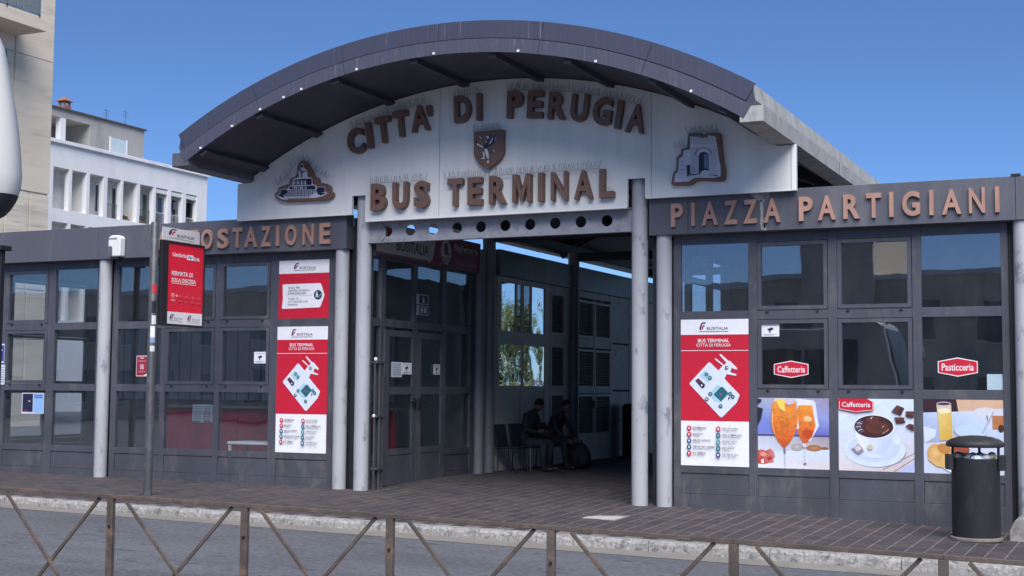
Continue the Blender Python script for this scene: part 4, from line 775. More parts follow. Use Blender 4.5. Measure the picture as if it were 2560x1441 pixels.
P.ell(270, 985, 22, 30, rgb(232, 160, 170)); P.ell(270, 985, 13, 19, rgb(222, 30, 56)); P.ell(270, 985, 6, 8, rgb(232, 160, 170)); P.poly([(300, 985), (326, 965), (326, 1008)], rgb(232, 180, 190)); P.line([(340, 990), (590, 1008)], 4, rgb(222, 110, 126)); P.rect(245, 1034, 298, 1062, rgb(226, 130, 144)); [P.ell(352 + 78 * i, 988 + 4 * i, 16, 22, rgb(216, 76, 96)) for i in range(4)]; [P.rect(330 + 76 * i, 1044 + 4 * i, 384 + 74 * i, 1062 + 4 * i, rgb(214, 70, 92)) for i in range(4)]
for x, t in ((235, 'BUSITALIA'), (448, 'TRENITALIA')): fs_logo(P, x, 1228, 60, 58, False); P.text(t, x + 52, 1268, x + 150, 1288, INK); P.line([(x, 1306), (x + 150, 1312)], 5, rgb(120, 120, 140))
P.build('sign_face', facing_px(-2.02, 2.53, -4.487), stop)
P = Print((135, 100, 588, 335), .86, .19); P.rect(135, 100, 588, 335, rgb(206, 204, 206)); fs_logo(P, 200, 118, 318, 118, False); P.text('BUSITALIA', 308, 205, 520, 262, INK, .01); P.line([(210, 282), (515, 300)], 8, rgb(120, 120, 130)); P.build('top_plate', facing_px(-2.16, 3.772, -4.487), stop, back=.012)
for px, py, h_, c in ((396, 722, 22, rgb(190, 40, 50)), (397, 768, 30, rgb(30, 30, 36)), (397, 800, 22, rgb(206, 206, 206)), (396, 830, 28, rgb(226, 226, 226)), (397, 851, 12, rgb(130, 150, 190)), (398, 872, 14, rgb(200, 200, 200))):
    z = atY(px, py, -2.25).z; a0 = radians(-35 + random.uniform(-12, 12)); mb = MB(); mb.c = []; n = 5
    for k in range(n): a = a0 - .55 + 1.1 * k / (n - 1); mb.v += [(-4.56 + .0632 * cos(a), -2.24 + .0632 * sin(a), z - h_ / 340), (-4.56 + .0632 * cos(a), -2.24 + .0632 * sin(a), z + h_ / 340)]; mb.c += [c, c]
    for k in range(n - 1): mb.f.append((2 * k, 2 * k + 2, 2 * k + 3, 2 * k + 1)); mb.m.append(0)
    mb.build('sticker', M_PRINT, stop, fix=False)

# ---- siren box on the left fascia
al = thing('alarm_siren', 'white domed alarm siren box on the left fascia above a column', 'alarm')
mb = MB(); prof = [(-.13, .0), (.13, .0), (.135, .3), (.11, .345), (.06, .36), (-.06, .36), (-.11, .345), (-.135, .3)]
mb.prism(prof, -.335, -.203, lambda u, v, d: Vector((-7.01 + u * .98, d, 3.77 + v))); mb.build('housing', M_WHITE, al, bevel=.02)
MB().prism([(-.125, .012), (-.035, .012), (-.035, .14), (-.05, .17), (-.08, .18), (-.11, .17), (-.125, .14)], -.341, -.336, lambda u, v, d: Vector((-7.01 + u, d, 3.77 + v))).build('horn_mouth', mat('siren_grey', (.10, .11, .14, 1), .5), al)
MB().box(-7.13, -6.95, -.340, -.336, 4.06, 4.085).build('label_strip', mat('siren_strip', (.25, .25, .27, 1), .5), al); MB().box(-7.09, -6.93, -.32, -.22, 3.73, 3.768).build('mount', M_DARK, al)

# ================================================================== STREET FURNITURE
# litter bin
bz = pav(6.82, -1.2); BX, BY = 6.82, -1.2; lb = thing('litter_bin', 'black cylindrical litter bin with domed lid, stuffed with rubbish, on the pavement', 'litter bin')
def bl(name, prof, m, n=44, **k): return MB().lathe([(r, bz + z) for r, z in prof], BX, BY, n, **k).build(name, m, lb, auto=40)
bl('base_ring', [(.285, 0), (.295, .01), (.295, .035), (.282, .045)], mat('bin_base', (.20, .17, .15, 1), .7, var=.3, dirt=(.08, .07, .06, 1), dirtamt=.6, dscale=9))
bl('body', [(.268, .04), (.272, .06), (.272, .94), (.276, .955), (.262, .955), (.26, .94), (.26, .3)], M_BIN, cap=False)
bl('lid', [(.30, 1.085), (.325, 1.095), (.332, 1.115), (.325, 1.14), (.28, 1.175), (.19, 1.205), (.08, 1.22), (.002, 1.222)], M_BIN)
for a in (-2.75, -.1, 1.5):
    c, s_ = cos(a), sin(a); MB().tube([(BX + .262 * c, BY + .262 * s_, bz + .9), (BX + .262 * c, BY + .262 * s_, bz + 1.1)], .016, 8).build('lid_post', M_BIN, lb)
for a in (-2.75, -.1):
    c, s_ = cos(a), sin(a); T = lambda p: Vector((BX + p.x * c - p.y * s_, BY + p.x * s_ + p.y * c, bz + p.z)); MB().box(.272, .335, -.08, .08, .82, 1.0, T=T).build('side_box', M_BIN, lb, bevel=.01)
mb = MB(); mb.c = None; rnd = random.Random(3); cols = [mat('rubbish_%d' % i, c, .5, var=.2) for i, c in enumerate([(.62, .66, .72, 1), (.10, .10, .11, 1), (.62, .58, .36, 1), (.5, .62, .72, 1), (.72, .72, .74, 1)])]
for k in range(26):
    a, r = rnd.uniform(0, 2 * pi), .22 * sqrt(rnd.random()); mb.ball((BX + r * cos(a), BY + r * sin(a), bz + .955 + rnd.uniform(-.02, .035)), rnd.uniform(.05, .08), rnd.uniform(.05, .08), rnd.uniform(.03, .06), 7, 4, mi=rnd.randrange(5))
mb.build('rubbish', cols, lb)
# concrete block at the far right
cb = atZ(2535, 1346, -.14); MBk = MB(); x0, y0 = 7.16, -.95
MBk.prism([(x0, -.02), (x0 + .06, .10), (x0 + .14, .135), (x0 + 1.0, .135), (x0 + 1.0, -.25), (x0, -.25)], y0, y0 + .62, lambda u, v, d: Vector((u, d, v)))
tag(MBk.build('concrete_block', mat('rough_concrete', (.26, .25, .24, 1), .9, var=.3, dirt=(.08, .08, .075, 1), dirtamt=.6, dscale=5, bump=.6, bscale=20), bevel=.015), 'rough grey concrete block beside the litter bin at the right edge', 'concrete block')

# guard rail along the near kerb
rail = thing('guard_rail', 'rusty brown steel guard rail with crossed braces along the near side of the road', 'railing')
YR = -9.5; RX = [-2.65, -1.38, -.115, 1.15, 2.45, 3.72, 4.98, 6.25, 7.54, 8.82, 10.1]
zt = lambda x: .735 - .0135 * x - .0006 * max(0, x - 2) ** 2
for k, x in enumerate(RX):
    z0 = zr(x) - .3; z1 = zt(x) - .016
    p = MB().box(x - .029, x + .029, YR - .02, YR + .02, z0, z1).build('post', M_IRON, rail, bevel=.004)
    MB().lathe([(.011, 0), (.011, .008)], 0, 0, 10).build('bolt', M_DARK, p).matrix_local = Matrix.Translation((x + .005, YR - .022, z1 - .22)) @ Matrix.Rotation(radians(90), 4, 'X')
def bar(name, a, b, w, d, par, m=M_IRON, yo=0.0):
    a, b = Vector(a), Vector(b); u = (b - a).normalized(); n = Vector((0, 1, 0)); v = u.cross(n).normalized(); mb = MB(); vs = []
    for p in (a, b):
        for s1, s2 in ((-1, -1), (1, -1), (1, 1), (-1, 1)): vs.append(p + v * (s1 * w / 2) + n * (s2 * d / 2 + yo))
    mb.add(vs, [(0, 1, 2, 3), (7, 6, 5, 4), (0, 4, 5, 1), (1, 5, 6, 2), (2, 6, 7, 3), (3, 7, 4, 0)]); return mb.build(name, m, par, bevel=.003)
for a, b in zip(RX[:-1], RX[1:]):
    bar('top_rail', (a + .001, YR, zt(a)), (b - .001, YR, zt(b)), .03, .042, rail)
    for (xa, xb, yo) in ((a + .15, b - .13, -.012), (b - .13, a + .15, .012)):
        za, zb_ = zt(xa) - .02, zt(xb) - .02 - 1.06; bar('brace', (xa, YR, za), (xb, YR, zb_), .027, .018, rail, yo=yo)
for a, b in zip(RX[:-1], RX[1:]): bar('bottom_rail', (a + .033, YR, zt(a) - .96), (b - .033, YR, zt(b) - .96), .03, .03, rail)

# dark capped post at the left edge, and folded gate by the left portal column
pl = atY(6, 618, -1.6); t = thing('capped_post', 'dark steel post with flat cap cut by the left edge of the picture', 'post')
MB().box(pl.x - .05, pl.x + .03, -1.64, -1.56, -.1, pl.z - .06).build('shaft', M_DARK, t, bevel=.005); MB().box(pl.x - .12, pl.x + .09, -1.72, -1.48, pl.z - .06, pl.z + .02).build('cap', M_DARK, t, bevel=.008)
M_GATE = mat('gate_steel', (.06, .06, .068, 1), .5, var=.2)
gt = thing('folded_gate', 'narrow folded steel gate standing against the left portal column', 'gate')
for x, y in ((-2.10, .02), (-2.05, .08), (-2.13, .14), (-2.07, .2)): MB().box(x - .014, x + .014, y - .014, y + .014, pav(x, y), 2.02).build('gate_bar', M_GATE, gt, bevel=.003)
for z in (.35, 1.15, 1.98): MB().box(-2.15, -2.03, .0, .22, z, z + .03).build('gate_rail', M_GATE, gt)
MB().ball((-2.08, .0, 2.04), .028, .028, .034).build('gate_knob', M_WHITE, gt, smooth=True); MB().ball((-2.1, .0, 1.17), .025, .025, .03).build('gate_knob', M_WHITE, gt, smooth=True)

# ================================================================== PASSAGE: PEOPLE, CHAIRS, BAG, BIN
M_SKIN = mat('skin', (.17, .10, .075, 1), .55, var=.1); M_CL1 = mat('dark_jacket', (.018, .019, .026, 1), .8, var=.2); M_CL2 = mat('brown_jacket', (.035, .032, .036, 1), .8, var=.25); M_TRS = mat('dark_trousers', (.022, .028, .04, 1), .85, var=.2); M_HAIR = mat('dark_hair', (.012, .010, .010, 1), .7, var=.2); M_SHOE = mat('dark_shoe', (.02, .018, .018, 1), .5)
def skin(name, verts, edges, m, parent, root=0, sub=2):
    me = bpy.data.meshes.new(name); me.from_pydata([v[0] for v in verts], edges, []); me.materials.append(m)
    o = bpy.data.objects.new(name, me); COL.objects.link(o); o.parent = parent
    sk = o.modifiers.new('skin', 'SKIN'); sk.use_smooth_shade = True; L = me.skin_vertices[0].data
    for i, v in enumerate(verts): L[i].radius = v[1] if isinstance(v[1], tuple) else (v[1], v[1]); L[i].use_root = (i == root)
    s2 = o.modifiers.new('sub', 'SUBSURF'); s2.levels = s2.render_levels = sub; return o
def person(label, base, rotz, j, mj, hairh):
    """seated figure: j = joints in own space (x forward, y left, z up)"""
    t = thing('person', label, 'person'); t.location = base; t.rotation_euler = (0, 0, rotz); t.scale = (.95,) * 3
    V = []; E = []
    def v(p, r): V.append((p, r)); return len(V) - 1
    def e(*a):
        for i, k in zip(a[:-1], a[1:]): E.append((i, k))
    pel = v(j['pelvis'], (.15, .12)); ab = v(j['abdomen'], (.15, .115)); ch = v(j['chest'], (.165, .12)); nb = v(j['neckb'], .075); nk = v(j['neck'], .052); jw = v(j['jaw'], (.066, .072)); sk = v(j['skull'], (.078, .095)); cr = v(j['crown'], (.055, .068))
    e(pel, ab, ch, nb, nk, jw, sk, cr)
    for s in ('l', 'r'):
        sh = v(j['sh' + s], .068); el = v(j['el' + s], .05); wr = v(j['wr' + s], .032); pm = v(j['pm' + s], (.036, .022)); e(ch, sh, el, wr, pm)
        d = (Vector(j['pm' + s]) - Vector(j['wr' + s])).normalized(); sd = d.cross(Vector((0, 0, 1))).normalized(); P0 = Vector(j['pm' + s])
        for k, (o_, l_) in enumerate(((-.03, .062), (-.011, .075), (.010, .070), (.028, .055))):
            a = v(tuple(P0 + d * .03 + sd * o_), .010); b = v(tuple(P0 + d * (.03 + l_ * .6) + sd * o_ + Vector((0, 0, -.012))), .009); c = v(tuple(P0 + d * (.03 + l_ * .85) + sd * o_ + Vector((0, 0, -.034))), .008); e(pm, a, b, c)
        a = v(tuple(Vector(j['wr' + s]) + d * .035 + sd * (-.038 if s == 'l' else .038)), .011); b = v(tuple(Vector(j['wr' + s]) + d * .075 + sd * (-.052 if s == 'l' else .052)), .009); e(wr, a, b)
        hp = v(j['hp' + s], .095); kn = v(j['kn' + s], .066); an = v(j['an' + s], .046); he = v(tuple(Vector(j['an' + s]) + Vector((.02, 0, -.045))), .048); to = v(tuple(Vector(j['an' + s]) + Vector((.17, 0, -.062))), (.045, .032)); e(pel, hp, kn, an, he, to)
    body = skin('body', V, E, mj, t)
    # head dressing: face with nose and ears, hair cap, trousers and shoes are separate clothing pieces
    hd = Vector(j['skull']); f = Vector(j['face']).normalized(); up = (Vector(j['crown']) - Vector(j['jaw'])).normalized(); sd = f.cross(up).normalized(); up = sd.cross(f)
    B = lambda q: hd + f * q.x + sd * q.y + up * q.z
    mb = MB(); mb.ball((0, 0, 0), 1, 1, 1, 16, 12); mb.v = [tuple(B(Vector((p[0] * .098 - .006, p[1] * .079, p[2] * .118 - .015)))) for p in mb.v]
    q = MB(); q.ball((0, 0, 0), 1, 1, 1, 8, 6)
    for c, r in (((.100, 0, -.02), (.018, .013, .022)), ((.0, .08, -.02), (.02, .012, .03)), ((.0, -.08, -.02), (.02, .012, .03)), ((.080, 0, -.065), (.015, .024, .006)), ((.082, .033, .012), (.012, .014, .007)), ((.082, -.033, .012), (.012, .014, .007))):
        mb.add([tuple(B(Vector((c[0] + p[0] * r[0], c[1] + p[1] * r[1], c[2] + p[2] * r[2])))) for p in q.v], q.f)
    mb.build('head', M_SKIN, t, smooth=True)
    mb = MB(); mb.ball((0, 0, 0), 1, 1, 1, 16, 12); mb.v = [tuple(B(Vector((p[0] * .100 - .018, p[1] * .084, p[2] * .105 + hairh)))) for p in mb.v]; mb.build('hair', M_HAIR, t, smooth=True)
    for s in ('l', 'r'):
        hp, kn, an = (Vector(j[k + s]) for k in ('hp', 'kn', 'an'))
        MB().tube([hp - (kn - hp) * .05, hp + (kn - hp) * .45, kn - (kn - hp).normalized() * .05, kn + Vector((.03, 0, -.03)), kn + (an - kn) * .35, kn + (an - kn) * .93], [.115, .102, .086, .082, .072, .060], 14).build('trouser_leg', M_TRS, t, smooth=True)
        mb = MB(); mb.ball((an.x + .075, an.y, an.z - .055), .145, .052, .052, 14, 8); mb.build('shoe', M_SHOE, t, smooth=True)
        wr, pm = Vector(j['wr' + s]), Vector(j['pm' + s]); d = (pm - wr).normalized(); mb = MB(); mb.tube([wr - d * .02, wr + d * .04, pm + d * .02], [.035, .042, .036], 10); mb.build('hand_back', M_SKIN, t, smooth=True)
    return t
pz = pav(-1.8, 5.5)
A1 = dict(pelvis=(0, 0, .56), abdomen=(.03, 0, .74), chest=(.10, 0, .98), neckb=(.20, 0, 1.15), neck=(.25, 0, 1.20), jaw=(.31, 0, 1.22), skull=(.31, 0, 1.285), crown=(.31, 0, 1.34), face=(.8, 0, -.5),
          shl=(.12, .19, 1.08), shr=(.12, -.19, 1.08), ell=(.16, .26, .80), elr=(.16, -.26, .80), wrl=(.37, .14, .72), wrr=(.37, -.12, .76), pml=(.44, .08, .73), pmr=(.44, -.07, .78),
          hpl=(.05, .10, .54), hpr=(.05, -.10, .54), knl=(.47, .13, .54), knr=(.47, -.13, .54), anl=(.46, .13, .10), anr=(.50, -.14, .10))
person('person in dark hooded clothes sitting bent over a phone, on the left of the two', (-1.86, 5.12, pz), radians(-8), A1, M_CL1, .020)
A2 = dict(pelvis=(0, 0, .56), abdomen=(.07, 0, .72), chest=(.20, 0, .94), neckb=(.32, 0, 1.10), neck=(.37, 0, 1.15), jaw=(.42, 0, 1.19), skull=(.43, 0, 1.26), crown=(.43, 0, 1.32), face=(.95, -.1, -.1),
          shl=(.22, .19, 1.03), shr=(.22, -.19, 1.03), ell=(.36, .24, .77), elr=(.36, -.24, .77), wrl=(.54, .12, .60), wrr=(.56, -.12, .58), pml=(.60, .08, .55), pmr=(.62, -.08, .52),
          hpl=(.05, .10, .54), hpr=(.05, -.10, .54), knl=(.46, .14, .56), knr=(.46, -.14, .56), anl=(.42, .14, .10), anr=(.54, -.15, .10))
person('person in a brown jacket leaning forward on a chair, on the right of the two', (-1.76, 6.0, pz), radians(-14), A2, M_CL2, .022)
M_CHAIR = mat('chair_plastic', (.02, .022, .03, 1), .5)
def chair(label, x, y, rz):
    t = thing('waiting_chair', label, 'chair', 'chairs along the passage wall'); t.location = (x, y, pz); t.rotation_euler = (0, 0, rz)
    MB().box(-.20, .24, -.22, .22, .43, .46).build('seat', M_CHAIR, t, bevel=.012); MB().prism([(-.21, .46), (-.18, .46), (-.25, .86), (-.28, .86)], -.21, .21, lambda u, v, d: Vector((u, d, v))).build('backrest', M_CHAIR, t, bevel=.008)
    for sx in (-.17, .21):
        for sy in (-.19, .19): MB().tube([(sx, sy, .43), (sx * 1.08, sy * 1.05, 0)], .011, 8).build('leg', M_STEEL if sx > 0 and 'phone' in label else M_CHAIR, t)
    return t
chair('dark chair under the person bent over a phone', -1.85, 5.12, radians(-8)); chair('dark chair under the person leaning forward', -1.75, 6.0, radians(-14)); chair('empty dark chair half hidden behind the passage column', -1.86, 4.5, radians(-4))
ph = atY(1352, 1060, 5.6); bag = thing('backpack', 'black backpack slumped on the floor at the feet of the right-hand person', 'bag'); mb = MB()
mb.ball((0, 0, 0), 1, 1, 1, 18, 12); c = Vector((-1.12, 6.0, pz + .25)); mb.v = [(c.x + p[0] * (.21 - .05 * p[2]), c.y + p[1] * .16, c.z + .25 * (abs(p[2]) ** .8) * (1 if p[2] > 0 else -1)) for p in mb.v]; mb.build('sack', M_CL1, bag, smooth=True)
mb = MB(); mb.ball((c.x + .10, c.y - .13, c.z - .06), .11, .06, .12, 12, 8); mb.build('pocket', M_CL1, bag, smooth=True); MB().tube([(c.x - .06, c.y, c.z + .23), (c.x - .05, c.y, c.z + .29), (c.x + .03, c.y, c.z + .29), (c.x + .04, c.y, c.z + .23)], .012, 8).build('handle', M_CL1, bag)
tb = thing('passage_bin', 'tall plain black drum bin against the pale panels at the back of the passage', 'litter bin'); bz2 = pav(-1.9, 11)
MB().lathe([(.30, bz2), (.30, bz2 + 1.12), (.29, bz2 + 1.16), (.25, bz2 + 1.19), (.0, bz2 + 1.20)], -1.85, 11.1, 32).build('drum', M_CL1, tb, auto=40); MB().lathe([(.312, bz2 + 1.08), (.312, bz2 + 1.11)], -1.85, 11.1, 32).build('rim', M_CL1, tb, auto=40)

# ================================================================== INTERIORS
rc = thing('ticket_counter', 'dark red counter behind the ticket office glass', 'counter')
bx('counter_front', M_RED, rc, -7.6, -2.7, 1.7, 1.76, .03, 1.22, bevel=.01); bx('counter_top', mat('counter_top', (.22, .19, .12, 1), .4), rc, -7.65, -2.7, 1.62, 2.2, 1.221, 1.26, bevel=.006)
for i in range(5): bx('counter_joint', M_DARK, rc, -6.8 + i * .9, -6.79 + i * .9, 1.695, 1.70, .05, 1.2)
tt = thing('white_table', 'low white table just inside the ticket office glass', 'table'); bx('table_top', M_WHITE, tt, -5.0, -3.98, .2, .75, .66, .71, bevel=.015)
for x, y in ((-4.96, .24), (-4.02, .24), (-4.96, .7), (-4.02, .7)): bx('table_leg', M_WHITE, tt, x - .02, x + .02, y - .02, y + .02, .03, .66)
bd = thing('window_blind', 'grey vertical slat blind at the back of the ticket office', 'blind'); M_BL = mat('blind_slat', (.30, .33, .38, 1), .6)
for i in range(46): bx('slat', M_BL, bd, -10.2 + i * .14, -10.08 + i * .14, 3.50 + .02 * (i % 2), 3.508 + .02 * (i % 2), 1.35, 2.9)
cc = thing('cafe_counter', 'dark bar counter inside the cafe', 'counter'); bx('counter_front', mat('bar_wood', (.07, .045, .03, 1), .4), cc, 3.0, 9.5, 2.6, 2.68, .02, 1.08); bx('counter_top', mat('bar_top', (.3, .29, .28, 1), .25), cc, 2.95, 9.55, 2.5, 3.1, 1.081, 1.12)
cs = thing('coffee_machine', 'steel coffee machine on the bar behind the Pasticceria window', 'coffee machine'); bx('machine_body', M_STEEL, cs, 4.9, 5.7, 2.6, 3.0, 1.14, 1.55, bevel=.02); MB().tube([(5.0, 2.58, 1.5), (5.0, 2.5, 1.55), (5.0, 2.46, 1.45), (5.02, 2.45, 1.3)], .012, 8).build('steam_wand', M_STEEL, cs)

# ================================================================== BUILDINGS AROUND
M_TRAV = mat('travertine', (.66, .575, .455, 1), .75, var=.10, scale=.5, dirt=(.33, .30, .26, 1), dirtamt=.45, dscale=1.4, stretch=(1, .35, 2.2), bump=.1, fine=.05)
M_TRAV2 = mat('travertine_veined', (.64, .565, .455, 1), .75, var=.16, scale=.9, dirt=(.30, .28, .25, 1), dirtamt=.6, dscale=1.5, stretch=(1, .3, 4), bump=.1)
M_WALLW = mat('white_render', (.74, .74, .74, 1), .8, var=.05, scale=.6, dirt=(.5, .48, .45, 1), dirtamt=.3, dscale=.8, stretch=(1, 1, .4))
M_WALLG = mat('grey_render', (.36, .35, .335, 1), .85, var=.12, scale=.8, dirt=(.24, .23, .22, 1), dirtamt=.5, dscale=1.0, stretch=(1, 1, .35))
M_LOGG = mat('loggia_render', (.66, .65, .63, 1), .8, var=.08, scale=1.5)
M_BLUEG = glass('balcony_glass', (.55, .62, .66, 1), .08)
M_WIN = mat('dark_window', (.03, .045, .07, 1), .12, var=.1, spec=.8)
tv = thing('travertine_building', 'tall travertine clad apartment block with glazed balcony at the left edge', 'building')
X = -30.0; yE = atX(128, 330, X).y; zJ = atX(122, 487, X).z; zU = atX(129, 156, X).z
bx('core', M_TRAV2, tv, X - 12, X - .06, -6, yE - .02, -1, 24)
yG = atX(38, 150, X).y; yL1 = atX(73, 530, X).y; yL2 = atX(12, 530, X).y
for y0, y1, z0, z1 in [(yG + .03, yE, zJ, zU - .02), (yG + .03, yE, zU, 24), (yG - 3.2, yG - .06, zJ, zU - .02), (yG - 3.2, yG - .06, zU, 24), (-6, yG - 3.23, zJ, 24)]: MB().box(X - .06, X, y0, y1, z0, z1).build('stone_panel', M_TRAV, tv, bevel=.01)
ys = [yL1 + .04 - (yL1 - yL2) * k for k in range(0, 8)]
for k, z1 in enumerate((zJ - .05, zJ - 1.9, zJ - 3.8, zJ - 5.7)):
    for y0, y1 in zip([yL1 + .04] + [a - (yL1 - yL2) for a in ys], [yE] + [a - .08 for a in ys]):
        MB().box(X - .055, X - .012, y0, y1, z1 - 1.86, z1).build('stone_panel', M_TRAV2, tv, bevel=.008)
p0 = atX(40, 89, X); d = ray(117, 81); tt_ = (p0.y - CAM.y) / d.y; p1 = CAM + d * tt_; zB = (p0.z + p1.z) / 2; bxx = p1.x
bal = bx('balcony', M_TRAV, tv, X + .01, bxx, p0.y - 9, p0.y, zB, zB + .42)
bx('railing_frame', M_STEEL, bal, bxx - .10, bxx - .04, p0.y - 9, p0.y - .3, zB + .52, zB + .58); bx('railing_glass', M_BLUEG, bal, bxx - .085, bxx - .07, p0.y - 9, p0.y - .35, zB + .58, zB + 1.5)
for k in range(6): bx('railing_post', M_STEEL, bal, bxx - .10, bxx - .04, p0.y - .36 - 1.6 * k, p0.y - .3 - 1.6 * k, zB + .43, zB + 1.55)
bx('railing_frame', M_STEEL, bal, bxx - .10, bxx - .04, p0.y - 9, p0.y - .3, zB + 1.5, zB + 1.56)
wv = atX(9, 160, X); bx('window', M_WIN, tv, X - .05, X + .02, wv.y - .9, wv.y + .12, wv.z - 1.6, wv.z + .55)

wb = thing('white_apartment_building', 'long white apartment building with a row of tall loggias behind the ticket office', 'building')
X = -50.0; YA, YZ = 36.0, 57.4; zc_ = 16.05
OPEN = [(42.84, 44.16), (44.41, 45.65), (45.93, 47.15), (47.49, 48.73), (48.95, 50.26), (50.53, 51.85), (52.09, 53.30), (53.62, 54.80), (55.17, 56.33)]
OPEN = [(a - 6.22, b - 6.22) for a, b in OPEN[:4]] + OPEN
cuts = [YA] + [v for o in OPEN for v in o] + [YZ]
rows = [(12.1, 14.62), (8.82, 11.34), (5.5, 8.05)]
for z0, z1 in ((14.62, zc_), (11.34, 12.1), (8.05, 8.82), (-1, 5.5)): bx('spandrel', M_WALLW, wb, X - .35, X, YA, YZ, z0, z1)
for z0, z1 in rows:
    for a, b in zip(cuts[0::2], cuts[1::2]): bx('pier', M_WALLW, wb, X - .35, X - .001, a, b, z0, z1)
    bx('loggia_back', M_LOGG, wb, X - 1.3, X - 1.2, YA, YZ, z0 - .3, z1 + .3); bx('loggia_floor', M_LOGG, wb, X - 1.19, X - .352, YA, YZ, z0 - .2, z0 - .01); bx('loggia_ceiling', M_LOGG, wb, X - 1.19, X - .352, YA, YZ, z1 + .05, z1 + .2)
    for k in (0, 3, 6, 9): y_ = OPEN[k][0] - .13; bx('party_wall', M_LOGG, wb, X - 1.19, X - .36, y_ - .06, y_ + .06, z0 - .005, z1 + .045)
bx('cornice', M_WALLW, wb, X - .4, X + .18, YA, YZ + .15, zc_ + .001, zc_ + .22, bevel=.02); bx('body', M_WALLW, wb, X - 11, X - 1.31, YA, YZ, -1, zc_ + .1); bx('gable_wall', M_WALLW, wb, X - 1.3, X - .351, YZ - .25, YZ, -1, zc_)
# contents of the loggias in view
z0, z1 = rows[0]; V = OPEN[4:]
M_BLUW = mat('blue_window', (.12, .22, .34, 1), .15, var=.2)
M_GREEN = mat('shutter_green', (.10, .14, .08, 1), .6); M_BAR = mat('balcony_bar', (.10, .10, .11, 1), .5)
def rb(name, m, i, f0, f1, h0, h1, dx=-1.18, th=.05, par=None): a, b = V[i]; return bx(name, m, par or wb, X + dx - th, X + dx, a + 1.35 + (b - a - .39) * f0, a + 1.35 + (b - a - .39) * f1, z0 + h0, z0 + h1)
for i, (f0, f1, m) in {0: (.55, .62, M_LOGG), 1: (.62, .86, M_GREEN), 2: (.60, .80, M_WIN), 3: (.55, .85, M_WIN), 4: (.45, .75, M_BLUW), 5: (.35, .75, M_GREEN), 6: (.35, .8, M_BLUW), 7: (.3, .7, M_WIN), 8: (.1, .8, M_WIN)}.items():
    w_ = rb('window', m, i, f0, f1, .05 if i != 2 else .5, 2.15); rb('window_head', M_WALLW, i, f0 - .06, f1 + .06, 2.16, 2.28, -1.14, .09, w_)
for i in range(9):
    a, b = V[i]; r = bx('balustrade', M_BAR if i in (3, 5) else M_WALLW, wb, X - .30, X - .27, a + .01, b - .01, z0 + (.92 if i in (3, 5, 6, 7, 8) else .02), z0 + (.95 if i in (3, 5, 6, 7, 8) else .07))
    if i in (3, 5, 6, 7, 8):
        for k in range(11): y = a + .06 + (b - a - .12) * k / 10; MB().box(X - .295, X - .275, y - .010, y + .010, z0, z0 + .92).build('baluster', M_BAR if i in (3, 5) else MATS['siren_strip'], r)
for i in (6, 7, 8): a, b = V[i]; bx('awning_box', M_WHITE, wb, X - .34, X - .05, a + .005, b - .005, z1 - .32, z1 - .06)
rb('air_conditioner', M_WHITE, 7, .3, .8, 1.5, 2.0, -.8, .3); [rb('wall_plate', M_WHITE, 7, .0 + .25 * (k % 2), .18 + .25 * (k % 2), .5 + .35 * (k // 2), .72 + .35 * (k // 2), -1.16, .03) for k in range(4)]
M_LEAF0 = mat('balcony_leaf', (.06, .10, .035, 1), .7, var=.3)
def bush(name, parent, c, r, n, m, s, flat=1.0, seed=1):
    rnd = random.Random(seed); mb = MB()
    for k in range(n):
        while True:
            p = Vector((rnd.uniform(-1, 1), rnd.uniform(-1, 1), rnd.uniform(-1, 1)))
            if p.length < 1: break
        p = Vector((c[0] + p.x * r[0], c[1] + p.y * r[1], c[2] + p.z * r[2])); u = Vector((rnd.gauss(0, 1), rnd.gauss(0, 1), rnd.gauss(0, .6))).normalized(); v = u.orthogonal().normalized(); l = s * rnd.uniform(.6, 1.3)
        mb.add([p - u * l, p + v * l * .4, p + u * l, p - v * l * .4], [(0, 1, 2, 3)])
    return mb.build(name, m, parent, fix=False)
for i, (h_, n_) in {4: (.2, 120), 5: (.35, 160), 6: (.7, 260), 7: (.3, 120)}.items():
    a, b = V[i]; t = thing('potted_plant', ['low green pot plants at the foot of the fifth loggia from the left', 'green pot plants behind the dark balustrade of the sixth loggia', 'bushy green plant filling the lower part of the seventh loggia', 'small green plant in the eighth loggia below the air conditioner'][i - 4], 'plant', 'plants on the loggias')
    bx('planter', mat('terracotta', (.26, .11, .07, 1), .8), t, X - .75, X - .45, a + .15, b - .15, z0, z0 + .2); bush('foliage', t, (X - .6, (a + b) / 2, z0 + .2 + h_ * .5), (.15, (b - a) / 2 - .1, h_ * .6), n_, M_LEAF0, .09, seed=i)
